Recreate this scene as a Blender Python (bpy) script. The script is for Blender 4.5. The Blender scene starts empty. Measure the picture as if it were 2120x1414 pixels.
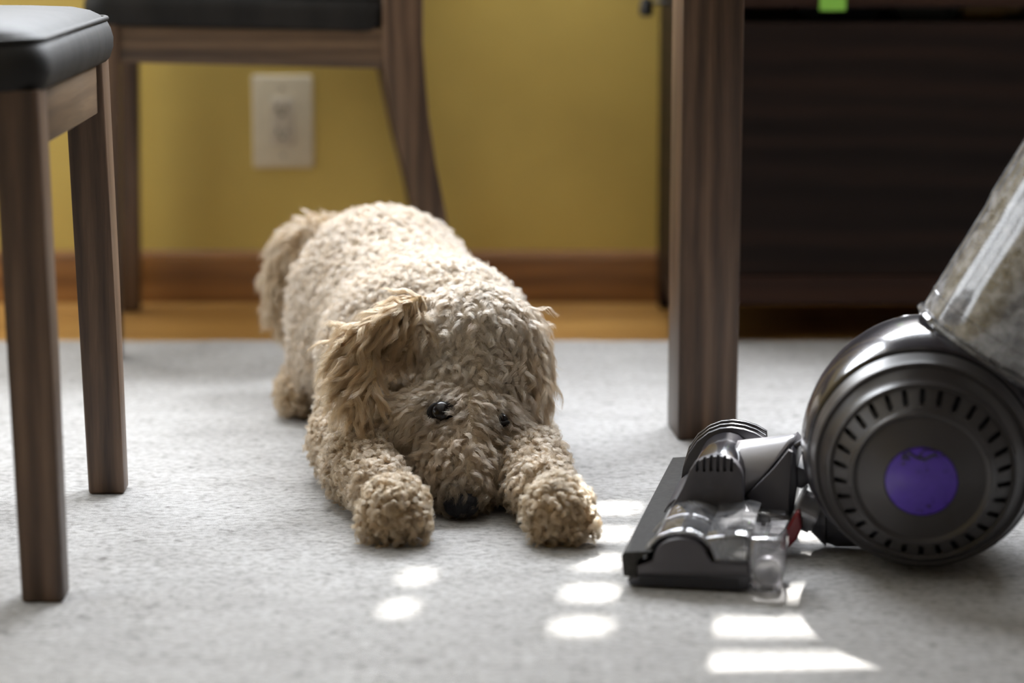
import bpy, bmesh, math, random
import numpy as np
from mathutils import Vector, Matrix, kdtree

random.seed(7); rng = np.random.default_rng(11)
S = bpy.context.scene; C = S.collection

# ------------------------------------------------------------------ camera
F = 5006.0; H = 0.56; PITCH = math.atan(913 / F)
cam_d = bpy.data.cameras.new('camera'); cam = bpy.data.objects.new('camera', cam_d); C.objects.link(cam)
cam.location = (0, 0, H); cam.rotation_euler = (math.pi / 2 - PITCH, 0, 0)
cam_d.sensor_width = 36; cam_d.lens = F * 36 / 2120; cam_d.clip_start = 0.02
cam_d.dof.use_dof = True; cam_d.dof.focus_distance = 2.25; cam_d.dof.aperture_fstop = 2.8
S.camera = cam

# ------------------------------------------------------------------ light
S.view_settings.view_transform = 'Standard'; S.view_settings.look = 'None'
S.view_settings.exposure = 0.04; S.view_settings.gamma = 1.0; S.view_settings.use_curve_mapping = False
W = bpy.data.worlds.new('sky'); S.world = W; W.use_nodes = True
W.node_tree.nodes['Background'].inputs[0].default_value = (0.75, 0.87, 1.0, 1)
W.node_tree.nodes['Background'].inputs[1].default_value = 1.0

def lamp(name, kind, loc, direction, energy, color, size=None, size_y=None, angle=None):
    d = bpy.data.lights.new(name, kind); o = bpy.data.objects.new(name, d); C.objects.link(o)
    o.location = loc; o.rotation_euler = Vector(direction).to_track_quat('-Z', 'Y').to_euler()
    d.energy = energy; d.color = color
    if kind == 'AREA':
        d.shape = 'RECTANGLE'; d.size = size; d.size_y = size_y
    if kind == 'SUN': d.angle = angle
    return o
SUN_TAN = 0.755
lamp('sun', 'SUN', (0.8, 6, 4), (-0.116, -1, -SUN_TAN), 26.0, (1.0, 0.97, 0.93), angle=math.radians(0.75))
lamp('window_daylight_back', 'AREA', (0.15, 3.345, 1.31), (0, -1, -0.17), 225.0, (0.90, 0.94, 1.0), 2.3, 0.95)
lamp('window_daylight_left', 'AREA', (-2.12, 2.3, 1.25), (1, 0, -0.18), 31.0, (0.95, 0.97, 1.0), 1.9, 1.3)

# ------------------------------------------------------------------ pixel helpers
_fw = Vector((0, math.cos(PITCH), -math.sin(PITCH))); _up = Vector((0, math.sin(PITCH), math.cos(PITCH)))
CAM = Vector((0, 0, H))
def ray(px, py): return _fw + Vector(((px - 1060) / F, 0, 0)) - _up * ((py - 707) / F)
def at(px, py, Y):
    r = ray(px, py); return CAM + r * (Y / r.y)
def gnd(px, py, z=0.0):
    r = ray(px, py); return CAM + r * ((z - H) / r.z)

# ------------------------------------------------------------------ object helpers
def tag(o, label=None, cat=None, group=None, kind=None):
    if label: o['label'] = label
    if cat: o['category'] = cat
    if group: o['group'] = group
    if kind: o['kind'] = kind
    return o
def empty(name, loc=(0, 0, 0), rz=0, label=None, cat=None, group=None):
    o = bpy.data.objects.new(name, None); C.objects.link(o); o.location = loc; o.rotation_euler = (0, 0, rz)
    o.empty_display_size = 0.05
    return tag(o, label, cat, group)
def obj(name, bm, m, parent=None, smooth=None):
    me = bpy.data.meshes.new(name)
    bmesh.ops.recalc_face_normals(bm, faces=bm.faces)
    bm.to_mesh(me); bm.free(); me.materials.append(m)
    o = bpy.data.objects.new(name, me); C.objects.link(o)
    if parent: o.parent = parent
    if smooth is not None:
        me.polygons.foreach_set('use_smooth', [True] * len(me.polygons))
        if smooth < 179:
            try: me.set_sharp_from_angle(angle=math.radians(smooth))
            except Exception: pass
    return o
def meshobj(name, me, m, parent=None):
    me.materials.append(m) if not me.materials else None
    o = bpy.data.objects.new(name, me); C.objects.link(o)
    if parent: o.parent = parent
    return o
def box(bm, x0, x1, y0, y1, z0, z1, bev=0.0, seg=2):
    vs = [bm.verts.new((x, y, z)) for x in (x0, x1) for y in (y0, y1) for z in (z0, z1)]
    fs = [bm.faces.new([vs[i] for i in f]) for f in ((0,1,3,2),(4,6,7,5),(0,4,5,1),(2,3,7,6),(0,2,6,4),(1,5,7,3))]
    if bev > 0:
        es = list({e for f in fs for e in f.edges})
        bmesh.ops.bevel(bm, geom=es, offset=bev, segments=seg, profile=0.5, affect='EDGES')
    return bm
def boxbm(*a, **k): return box(bmesh.new(), *a, **k)
def tube(bm, pts, r, n=10, caps=True, sq=None):
    """tube along points; r scalar, list, or list of (ra, rb)"""
    pts = [Vector(p) for p in pts]; rings = []; up = None
    for i, p in enumerate(pts):
        a = pts[max(i-1, 0)]; b = pts[min(i+1, len(pts)-1)]; t = (b - a).normalized()
        if up is None: up = Vector((0, 0, 1)) if abs(t.z) < 0.9 else Vector((1, 0, 0))
        u = (up - t * up.dot(t)).normalized(); v = t.cross(u); up = u
        rr = r[i] if isinstance(r, (list, tuple)) else r
        ra, rb = rr if isinstance(rr, (list, tuple)) else (rr, rr)
        ring = []
        for k in range(n):
            th = 2 * math.pi * k / n
            ring.append(bm.verts.new(p + u * (math.cos(th) * ra) + v * (math.sin(th) * rb)))
        rings.append(ring)
    for a, b in zip(rings, rings[1:]):
        for k in range(n): bm.faces.new((a[k], a[(k+1) % n], b[(k+1) % n], b[k]))
    if caps: bm.faces.new(rings[0][::-1]); bm.faces.new(rings[-1])
    return bm
def loop_tube(bm, pts, r, n=8):
    pts = [Vector(p) for p in pts]; N = len(pts); rings = []
    for i, p in enumerate(pts):
        t = (pts[(i+1) % N] - pts[i-1]).normalized(); u = Vector((0, 0, 1)); u = (u - t * u.dot(t)).normalized(); v = t.cross(u)
        rings.append([bm.verts.new(p + u * math.cos(2*math.pi*k/n) * r + v * math.sin(2*math.pi*k/n) * r) for k in range(n)])
    for i in range(N):
        a, b = rings[i], rings[(i+1) % N]
        for k in range(n): bm.faces.new((a[k], a[(k+1) % n], b[(k+1) % n], b[k]))
    return bm
def lathe(bm, prof, n=64, fn=None, closed=False):
    """prof: list of (axial, radius); default axis = local -Y; fn maps (a, r, th)->xyz"""
    if fn is None: fn = lambda a, r, th: (r * math.cos(th), -a, r * math.sin(th))
    rings = []
    for a, r in prof:
        if r < 1e-6: rings.append([bm.verts.new(fn(a, 0, 0))])
        else: rings.append([bm.verts.new(fn(a, r, 2 * math.pi * k / n)) for k in range(n)])
    pairs = list(zip(rings, rings[1:])) + ([(rings[-1], rings[0])] if closed else [])
    for a, b in pairs:
        for k in range(n):
            q = [a[k % len(a)], a[(k+1) % n % len(a)], b[(k+1) % n % len(b)], b[k % len(b)]]
            u = []
            for v in q:
                if v not in u: u.append(v)
            if len(u) > 2: bm.faces.new(u)
    return bm
def prism(bm, poly, y0, y1, bev=0.0, seg=2):
    """poly in (x, z), extruded along y"""
    a = [bm.verts.new((x, y0, z)) for x, z in poly]; b = [bm.verts.new((x, y1, z)) for x, z in poly]
    n = len(poly); fa = bm.faces.new(a); fb = bm.faces.new(b[::-1])
    fs = [fa, fb] + [bm.faces.new((a[i], b[i], b[(i+1) % n], a[(i+1) % n])) for i in range(n)]
    bmesh.ops.recalc_face_normals(bm, faces=fs)
    if bev > 0:
        es = list(fa.edges) + list(fb.edges)
        bmesh.ops.bevel(bm, geom=es, offset=bev, segments=seg, profile=0.5, affect='EDGES')
    return bm
def boolean_cut(o, cutter):
    m = o.modifiers.new('cut', 'BOOLEAN'); m.operation = 'DIFFERENCE'; m.solver = 'EXACT'; m.object = cutter
    dg = bpy.context.evaluated_depsgraph_get(); me = bpy.data.meshes.new_from_object(o.evaluated_get(dg))
    o.modifiers.clear(); o.data = me
    bpy.data.objects.remove(cutter)
    me.polygons.foreach_set('use_smooth', [True] * len(me.polygons))
    me.set_sharp_from_angle(angle=math.radians(32))

# ------------------------------------------------------------------ materials
def mat(name):
    m = bpy.data.materials.new(name); m.use_nodes = True; nt = m.node_tree
    return m, nt, nt.nodes['Principled BSDF'], nt.links.new
def node(nt, t, **kw):
    n = nt.nodes.new(t)
    for k, v in kw.items():
        if k in n.inputs: n.inputs[k].default_value = v
        else: setattr(n, k, v)
    return n
def ramp(nt, stops):
    r = nt.nodes.new('ShaderNodeValToRGB'); e = r.color_ramp.elements
    while len(e) < len(stops): e.new(0.5)
    for k, (p, c) in enumerate(stops): e[k].position = p; e[k].color = (*c, 1)
    return r
def coords(nt, scale=(1, 1, 1), out='Object', rot=(0, 0, 0)):
    tc = nt.nodes.new('ShaderNodeTexCoord'); mp = nt.nodes.new('ShaderNodeMapping')
    mp.inputs['Scale'].default_value = scale; mp.inputs['Rotation'].default_value = rot
    nt.links.new(tc.outputs[out], mp.inputs[0]); return mp.outputs[0]
def plain(name, col, rough=0.5, metal=0.0, spec=0.5, noise=0.0, bump=0.0, nscale=60, coat=0.0):
    m, nt, b, L = mat(name)
    b.inputs['Base Color'].default_value = (*col, 1); b.inputs['Roughness'].default_value = rough
    b.inputs['Metallic'].default_value = metal; b.inputs['Specular IOR Level'].default_value = spec
    b.inputs['Coat Weight'].default_value = coat
    v = coords(nt); n = node(nt, 'ShaderNodeTexNoise', Scale=nscale, Detail=5.0); L(v, n.inputs['Vector'])
    k = max(noise, 0.04)
    r = ramp(nt, [(0.3, tuple(c * (1 - k) for c in col)), (0.7, tuple(min(1, c * (1 + k)) for c in col))])
    L(n.outputs['Fac'], r.inputs[0]); L(r.outputs[0], b.inputs['Base Color'])
    if bump:
        bp = node(nt, 'ShaderNodeBump', Strength=bump, Distance=0.002); L(n.outputs['Fac'], bp.inputs['Height']); L(bp.outputs[0], b.inputs['Normal'])
    return m
def wood(name, dark, mid, light, axis='z', scale=1.0, rough=0.42, gloss=0.4):
    m, nt, b, L = mat(name)
    s = {'z': (1, 1, 0.05), 'x': (0.05, 1, 1), 'y': (1, 0.05, 1)}[axis]
    v = coords(nt, s)
    n1 = node(nt, 'ShaderNodeTexNoise', Scale=55 * scale, Detail=4.0, Distortion=0.6); L(v, n1.inputs['Vector'])
    n2 = node(nt, 'ShaderNodeTexNoise', Scale=420 * scale, Detail=3.0); L(v, n2.inputs['Vector'])
    s2 = {'z': (1, 1, 0.22), 'x': (0.22, 1, 1), 'y': (1, 0.22, 1)}[axis]
    v2 = coords(nt, s2); w = node(nt, 'ShaderNodeTexWave', Scale=16 * scale, Distortion=5.0, Detail=2.0); w.inputs['Detail Scale'].default_value = 0.8
    w.bands_direction = 'X' if axis == 'z' else ('Z' if axis == 'x' else 'X')
    L(v2, w.inputs['Vector'])
    mx = node(nt, 'ShaderNodeMix'); mx.inputs[0].default_value = 0.24; L(n1.outputs['Fac'], mx.inputs[2]); L(w.outputs['Fac'], mx.inputs[3])
    mx2 = node(nt, 'ShaderNodeMix'); mx2.inputs[0].default_value = 0.22; L(mx.outputs[0], mx2.inputs[2]); L(n2.outputs['Fac'], mx2.inputs[3])
    r = ramp(nt, [(0.25, dark), (0.5, mid), (0.75, light)]); L(mx2.outputs[0], r.inputs[0]); L(r.outputs[0], b.inputs['Base Color'])
    b.inputs['Roughness'].default_value = rough; b.inputs['Specular IOR Level'].default_value = gloss
    bp = node(nt, 'ShaderNodeBump', Strength=0.15, Distance=0.001); L(n2.outputs['Fac'], bp.inputs['Height']); L(bp.outputs[0], b.inputs['Normal'])
    return m
def clear(name, tint, gloss=0.1, rough=0.05, alpha=0.9):
    """thin clear plastic: tinted see-through plus fresnel reflection"""
    m = bpy.data.materials.new(name); m.use_nodes = True; nt = m.node_tree; nt.nodes.clear(); L = nt.links.new
    out = nt.nodes.new('ShaderNodeOutputMaterial'); tr = nt.nodes.new('ShaderNodeBsdfTransparent'); gl = nt.nodes.new('ShaderNodeBsdfGlossy')
    df = nt.nodes.new('ShaderNodeBsdfDiffuse'); df.inputs[0].default_value = (0.6, 0.6, 0.62, 1)
    tr.inputs[0].default_value = (*tint, 1); gl.inputs['Roughness'].default_value = rough
    v = coords(nt); n = node(nt, 'ShaderNodeTexNoise', Scale=90.0, Detail=4.0); L(v, n.inputs['Vector'])
    rr = node(nt, 'ShaderNodeMapRange'); rr.inputs['From Min'].default_value = 0.35; rr.inputs['From Max'].default_value = 0.75
    rr.inputs['To Min'].default_value = (1 - alpha) * 0.4; rr.inputs['To Max'].default_value = (1 - alpha) * 1.8; L(n.outputs['Fac'], rr.inputs['Value'])
    m1 = nt.nodes.new('ShaderNodeMixShader'); L(rr.outputs[0], m1.inputs[0]); L(tr.outputs[0], m1.inputs[1]); L(df.outputs[0], m1.inputs[2])
    fr = node(nt, 'ShaderNodeFresnel', IOR=1.5); ad = node(nt, 'ShaderNodeMath', operation='ADD'); ad.use_clamp = True
    L(fr.outputs[0], ad.inputs[0]); ad.inputs[1].default_value = gloss
    m2 = nt.nodes.new('ShaderNodeMixShader'); L(ad.outputs[0], m2.inputs[0]); L(m1.outputs[0], m2.inputs[1]); L(gl.outputs[0], m2.inputs[2])
    L(m2.outputs[0], out.inputs[0]); return m

M = {}
M['wall'] = plain('yellow_paint', (0.52, 0.375, 0.088), 0.55, noise=0.05, bump=0.12, nscale=9)
M['wall_dark'] = plain('dark_paint', (0.12, 0.105, 0.09), 0.7)
M['ceiling'] = plain('ceiling_paint', (0.75, 0.74, 0.70), 0.8)
M['walnut'] = wood('walnut', (0.022, 0.012, 0.007), (0.080, 0.046, 0.027), (0.165, 0.100, 0.060), 'z')
M['walnut_x'] = wood('walnut_side_grain', (0.034, 0.020, 0.012), (0.095, 0.058, 0.034), (0.175, 0.110, 0.062), 'x')
M['walnut_y'] = wood('walnut_front_grain', (0.040, 0.024, 0.014), (0.115, 0.072, 0.040), (0.21, 0.138, 0.078), 'y')
M['oak'] = wood('oak_floor', (0.20, 0.095, 0.022), (0.36, 0.19, 0.050), (0.50, 0.29, 0.085), 'x', 0.8, 0.3, 0.5)
M['base'] = wood('stained_baseboard', (0.085, 0.034, 0.010), (0.20, 0.085, 0.022), (0.32, 0.15, 0.045), 'x', 0.6, 0.35, 0.5)
M['cab'] = wood('espresso_wood', (0.005, 0.0028, 0.0022), (0.0105, 0.006, 0.0045), (0.021, 0.0105, 0.007), 'x', 0.5, 0.55, 0.12)
M['cab_rail'] = wood('reddish_espresso_wood', (0.012, 0.0055, 0.0035), (0.028, 0.012, 0.007), (0.045, 0.019, 0.010), 'x', 0.5, 0.5, 0.15)
M['plate'] = plain('ivory_plastic', (0.60, 0.53, 0.385), 0.4)
M['socket'] = plain('ivory_socket', (0.50, 0.44, 0.34), 0.4)
M['slot'] = plain('dark_slot', (0.05, 0.045, 0.04), 0.7)
M['screw'] = plain('plate_screw', (0.45, 0.40, 0.30), 0.35, metal=0.5)
M['black'] = plain('black_plastic', (0.010, 0.010, 0.011), 0.4)
M['green'] = plain('green_tag', (0.22, 0.50, 0.06), 0.6)
M['amber'] = plain('brown_glass', (0.10, 0.055, 0.01), 0.3)
M['tray'] = plain('dark_tray', (0.016, 0.016, 0.012), 0.6)

# leather
m, nt, b, L = mat('black_leather'); v = coords(nt)
n = node(nt, 'ShaderNodeTexVoronoi', Scale=520.0); L(v, n.inputs['Vector'])
n2 = node(nt, 'ShaderNodeTexNoise', Scale=26.0, Detail=3.0); L(coords(nt, (1, 1, 0.25)), n2.inputs['Vector'])
r = ramp(nt, [(0.3, (0.010, 0.0095, 0.009)), (0.75, (0.022, 0.020, 0.018))]); L(n2.outputs['Fac'], r.inputs[0]); L(r.outputs[0], b.inputs['Base Color'])
bp = node(nt, 'ShaderNodeBump', Strength=0.12, Distance=0.0006); L(n.outputs['Distance'], bp.inputs['Height'])
bp2 = node(nt, 'ShaderNodeBump', Strength=0.35, Distance=0.004); L(n2.outputs['Fac'], bp2.inputs['Height']); L(bp.outputs[0], bp2.inputs['Normal']); L(bp2.outputs[0], b.inputs['Normal'])
b.inputs['Roughness'].default_value = 0.6; b.inputs['Specular IOR Level'].default_value = 0.16
M['leather'] = m

# rug
m, nt, b, L = mat('grey_rug'); v = coords(nt, (1, 1, 1))
vs = coords(nt, (0.8, 1, 1))
n1 = node(nt, 'ShaderNodeTexNoise', Scale=150.0, Detail=6.0, Roughness=0.62); L(vs, n1.inputs['Vector'])
n2 = node(nt, 'ShaderNodeTexNoise', Scale=22.0, Detail=5.0, Roughness=0.6); L(coords(nt, (0.5, 1, 1)), n2.inputs['Vector'])
n3 = node(nt, 'ShaderNodeTexNoise', Scale=900.0, Detail=3.0, Roughness=0.7); L(v, n3.inputs['Vector'])
n4 = node(nt, 'ShaderNodeTexNoise', Scale=70.0, Detail=4.0, Roughness=0.7); L(coords(nt, (0.7, 1, 1)), n4.inputs['Vector'])
r1 = ramp(nt, [(0.36, (0.38, 0.37, 0.355)), (0.50, (0.54, 0.532, 0.522)), (0.66, (0.64, 0.632, 0.62))]); L(n1.outputs['Fac'], r1.inputs[0])
r4 = ramp(nt, [(0.30, (0.48, 0.465, 0.45)), (0.43, (0.96, 0.955, 0.95)), (0.7, (1, 1, 1))]); L(n4.outputs['Fac'], r4.inputs[0])
r2 = ramp(nt, [(0.3, (0.80, 0.795, 0.79)), (0.7, (1.0, 1.0, 1.0))]); L(n2.outputs['Fac'], r2.inputs[0])
mu = node(nt, 'ShaderNodeMix', data_type='RGBA', blend_type='MULTIPLY'); mu.inputs[0].default_value = 1.0; L(r1.outputs[0], mu.inputs[6]); L(r4.outputs[0], mu.inputs[7])
mv = node(nt, 'ShaderNodeMix', data_type='RGBA', blend_type='MULTIPLY'); mv.inputs[0].default_value = 1.0; L(mu.outputs[2], mv.inputs[6]); L(r2.outputs[0], mv.inputs[7])
L(mv.outputs[2], b.inputs['Base Color']); b.inputs['Roughness'].default_value = 0.95; b.inputs['Specular IOR Level'].default_value = 0.1
b.inputs['Sheen Weight'].default_value = 0.15
hs = node(nt, 'ShaderNodeMath', operation='ADD'); L(n1.outputs['Fac'], hs.inputs[0]); L(n3.outputs['Fac'], hs.inputs[1])
bp = node(nt, 'ShaderNodeBump', Strength=0.8, Distance=0.003); L(hs.outputs[0], bp.inputs['Height']); L(bp.outputs[0], b.inputs['Normal'])
M['rug'] = m

# ================================================================== setting
WY = 3.40; FZ = -0.002                      # back wall, wood floor level (rug top is z = 0)
X0, X1, Y0 = -2.2, 2.4, -1.6; ZC = 2.5
def struct(name, bm, m, parent=None):
    o = obj(name, bm, m, parent)
    if parent is None: o['kind'] = 'structure'
    return o
floor = struct('floor', boxbm(X0, X1, Y0, WY, FZ - 0.05, FZ - 0.004), M['oak'])
pw = 0.058; k = 0
pl = {}
for row in range(7):
    y1 = WY - 0.002 - row * pw; x = X0 + 0.1 + (row * 0.37) % 0.8
    while x < X1 - 0.2:
        ln = random.choice((0.62, 0.78, 0.94)); ln = min(ln, X1 - x)
        if ln not in pl: pl[ln] = obj('plank', boxbm(0, ln - 0.0008, -pw + 0.0007, 0, -0.004, 0, 0.0006, 1), M['oak'], floor); o = pl[ln]
        else:
            o = pl[ln].copy(); C.objects.link(o)
        o.parent = floor; o.location = (x, y1, FZ); x += ln
struct('ceiling', boxbm(X0, X1, Y0, WY, ZC, ZC + 0.05), M['ceiling'])
# back wall with a window opening above the sideboard
wx0, wx1, wz0, wz1 = 0.03, 0.62, 0.825, 1.75
bm = bmesh.new()
box(bm, X0 - 0.1, wx0, WY, WY + 0.12, -0.06, ZC); box(bm, wx1, X1 + 0.1, WY, WY + 0.12, -0.06, ZC)
box(bm, wx0, wx1, WY, WY + 0.12, -0.06, wz0); box(bm, wx0, wx1, WY, WY + 0.12, wz1, ZC)
wall_back = struct('wall_back', bm, M['wall'])
struct('wall_right', boxbm(X1, X1 + 0.1, Y0, WY, -0.06, ZC), M['wall_dark'])
struct('wall_front', boxbm(X0, X1, Y0 - 0.1, Y0, -0.06, ZC), M['wall_dark'])
bm = bmesh.new()                              # left wall with its own window opening
box(bm, X0 - 0.1, X0, Y0, 1.35, -0.06, ZC); box(bm, X0 - 0.1, X0, 3.25, WY, -0.06, ZC)
box(bm, X0 - 0.1, X0, 1.35, 3.25, -0.06, 0.55); box(bm, X0 - 0.1, X0, 1.35, 3.25, 1.95, ZC)
struct('wall_left', bm, M['wall'])
# baseboard with a rounded top
bz = at(600, 521, 3.386).z
bm = bmesh.new(); prof = [(WY, FZ), (WY - 0.016, FZ), (WY - 0.016, bz - 0.010), (WY - 0.013, bz - 0.003), (WY - 0.008, bz), (WY, bz)]
a = [bm.verts.new((X0, y, z)) for y, z in prof]; b_ = [bm.verts.new((X1, y, z)) for y, z in prof]
for i in range(len(prof)):
    j = (i + 1) % len(prof); bm.faces.new((a[i], a[j], b_[j], b_[i]))
bm.faces.new(a[::-1]); bm.faces.new(b_)
struct('baseboard_back', bm, M['base'])
# window in the back wall: frame, added boards that mask the sun, slats
M['trim'] = plain('white_trim', (0.70, 0.69, 0.65), 0.5)
bm = bmesh.new(); fy0, fy1 = WY - 0.02, WY + 0.03
box(bm, wx0 - 0.06, wx1 + 0.06, WY - 0.02, WY, wz0 - 0.05, wz0 - 0.002); box(bm, wx0 - 0.06, wx1 + 0.06, WY - 0.02, WY, wz1, wz1 + 0.06)
box(bm, wx0 - 0.06, wx0, WY - 0.02, WY, wz0 - 0.002, wz1); box(bm, wx1, wx1 + 0.06, WY - 0.02, WY, wz0 - 0.002, wz1)
win = struct('window_1', bm, M['trim'])
for sx0, sx1, sz0, sz1 in ((0.03, 0.076, wz0, wz1), (0.100, 0.218, wz0, wz1), (0.260, 0.312, wz0, wz1), (0.52, 0.62, wz0, wz1), (0.076, 0.100, wz0, 1.055), (0.076, 0.100, 1.20, wz1), (0.218, 0.26, wz0, 0.888), (0.218, 0.26, 1.235, wz1)):  # unseen boards, added and sized to carve the sun patches on the rug
    obj('sun_mask', boxbm(sx0, sx1, WY + 0.002, WY + 0.03, sz0, sz1), M['trim'], win)
for rx0, rx1 in ((-1.0, wx0 - 0.065), (wx1 + 0.065, 1.3)): obj('roller_shade', boxbm(rx0, rx1, WY - 0.03, WY - 0.026, 0.85, 1.86), M['trim'], win)
zc = 0.755 * (WY + 0.015 - 2.223)
for sx0, sx1, ph_ in ((wx0 + 0.002, 0.15, 0.034), (0.151, wx1 - 0.002, 0.0)):  # left rows staggered to place their sun patches
    sl = None; zz = zc + ph_
    while zz < wz1 - 0.02:
        if sl is None: sl = obj('slat', boxbm(sx0, sx1, -0.002, 0.002, -0.0185, 0.0185), M['trim'], win); o = sl
        else: o = sl.copy(); C.objects.link(o)
        o.parent = win; o.location = (0, WY + 0.04, zz); zz += 0.0708
bm = bmesh.new()
for y0, y1, z0, z1 in ((1.30, 3.30, 0.50, 0.55), (1.30, 3.30, 1.95, 2.0), (1.30, 1.35, 0.55, 1.95), (3.25, 3.30, 0.55, 1.95), (2.28, 2.32, 0.55, 1.95)):
    box(bm, X0 - 0.01, X0 + 0.02, y0, y1, z0, z1)
struct('window_2', bm, M['trim'])

# rug with a soft slightly wavy rim
RY = 3.085
bm = bmesh.new(); nx = 160
xs = np.linspace(-1.9, 2.2, nx)
def rim(x): return RY + 0.0022 * math.sin(x * 31) + 0.0015 * math.sin(x * 83 + 1)
top = []
for x in xs:
    ye = rim(x)
    top.append([bm.verts.new((x, -1.3, 0)), bm.verts.new((x, ye - 0.012, 0)), bm.verts.new((x, ye - 0.005, -0.0008)), bm.verts.new((x, ye - 0.001, -0.003)), bm.verts.new((x, ye, FZ))])
for a, b_ in zip(top, top[1:]):
    for i in range(4): bm.faces.new((a[i], b_[i], b_[i+1], a[i+1]))
rug = obj('area_rug', bm, M['rug'], None, 60); tag(rug, 'light grey heathered low-pile area rug covering the wood floor', 'rug')

# ================================================================== outlet
p0 = at(525, 347, WY); p1 = at(647, 155, WY); cx = (p0.x + p1.x) / 2; cz = (p0.z + p1.z) / 2; hw = (p1.x - p0.x) / 2; hh = (p1.z - p0.z) / 2
ol = empty('wall_outlet', (cx, WY, cz), 0, 'ivory duplex electrical outlet plate on the yellow wall', 'outlet')
obj('cover_plate', boxbm(-hw, hw, -0.006, 0.0, -hh, hh, 0.003, 3), M['plate'], ol, 40)
obj('socket_face', boxbm(-0.0165, 0.0165, -0.0085, -0.004, -0.034, 0.034, 0.0015), M['socket'], ol, 40)
for sz in (0.0165, -0.0165):
    rc = obj('receptacle', prism(bmesh.new(), [(0.0135*math.cos(t), sz + max(-0.0105, min(0.0105, 0.0135*math.sin(t)))) for t in np.linspace(0, 2*math.pi, 24, endpoint=False)], -0.0098, -0.008), M['socket'], ol)
    obj('blade_slot', boxbm(-0.0078, -0.0052, -0.0101, -0.0085, sz - 0.001, sz + 0.0075), M['slot'], rc)
    obj('blade_slot', boxbm(0.0052, 0.0078, -0.0101, -0.0085, sz, sz + 0.0065), M['slot'], rc)
    obj('ground_hole', prism(bmesh.new(), [(0.0028*math.cos(t), sz - 0.0062 + 0.0028*math.sin(t)) for t in np.linspace(0, 2*math.pi, 12, endpoint=False)], -0.0101, -0.0085), M['slot'], rc)
for sz in (0.0475, -0.0475):
    obj('screw', lathe(bmesh.new(), [(0.0055, 0.0038), (0.007, 0.0032), (0.0075, 0.0)], 14, lambda a, r, th: (r*math.cos(th), -a, sz + r*math.sin(th))), M['screw'], ol, 40)

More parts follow.
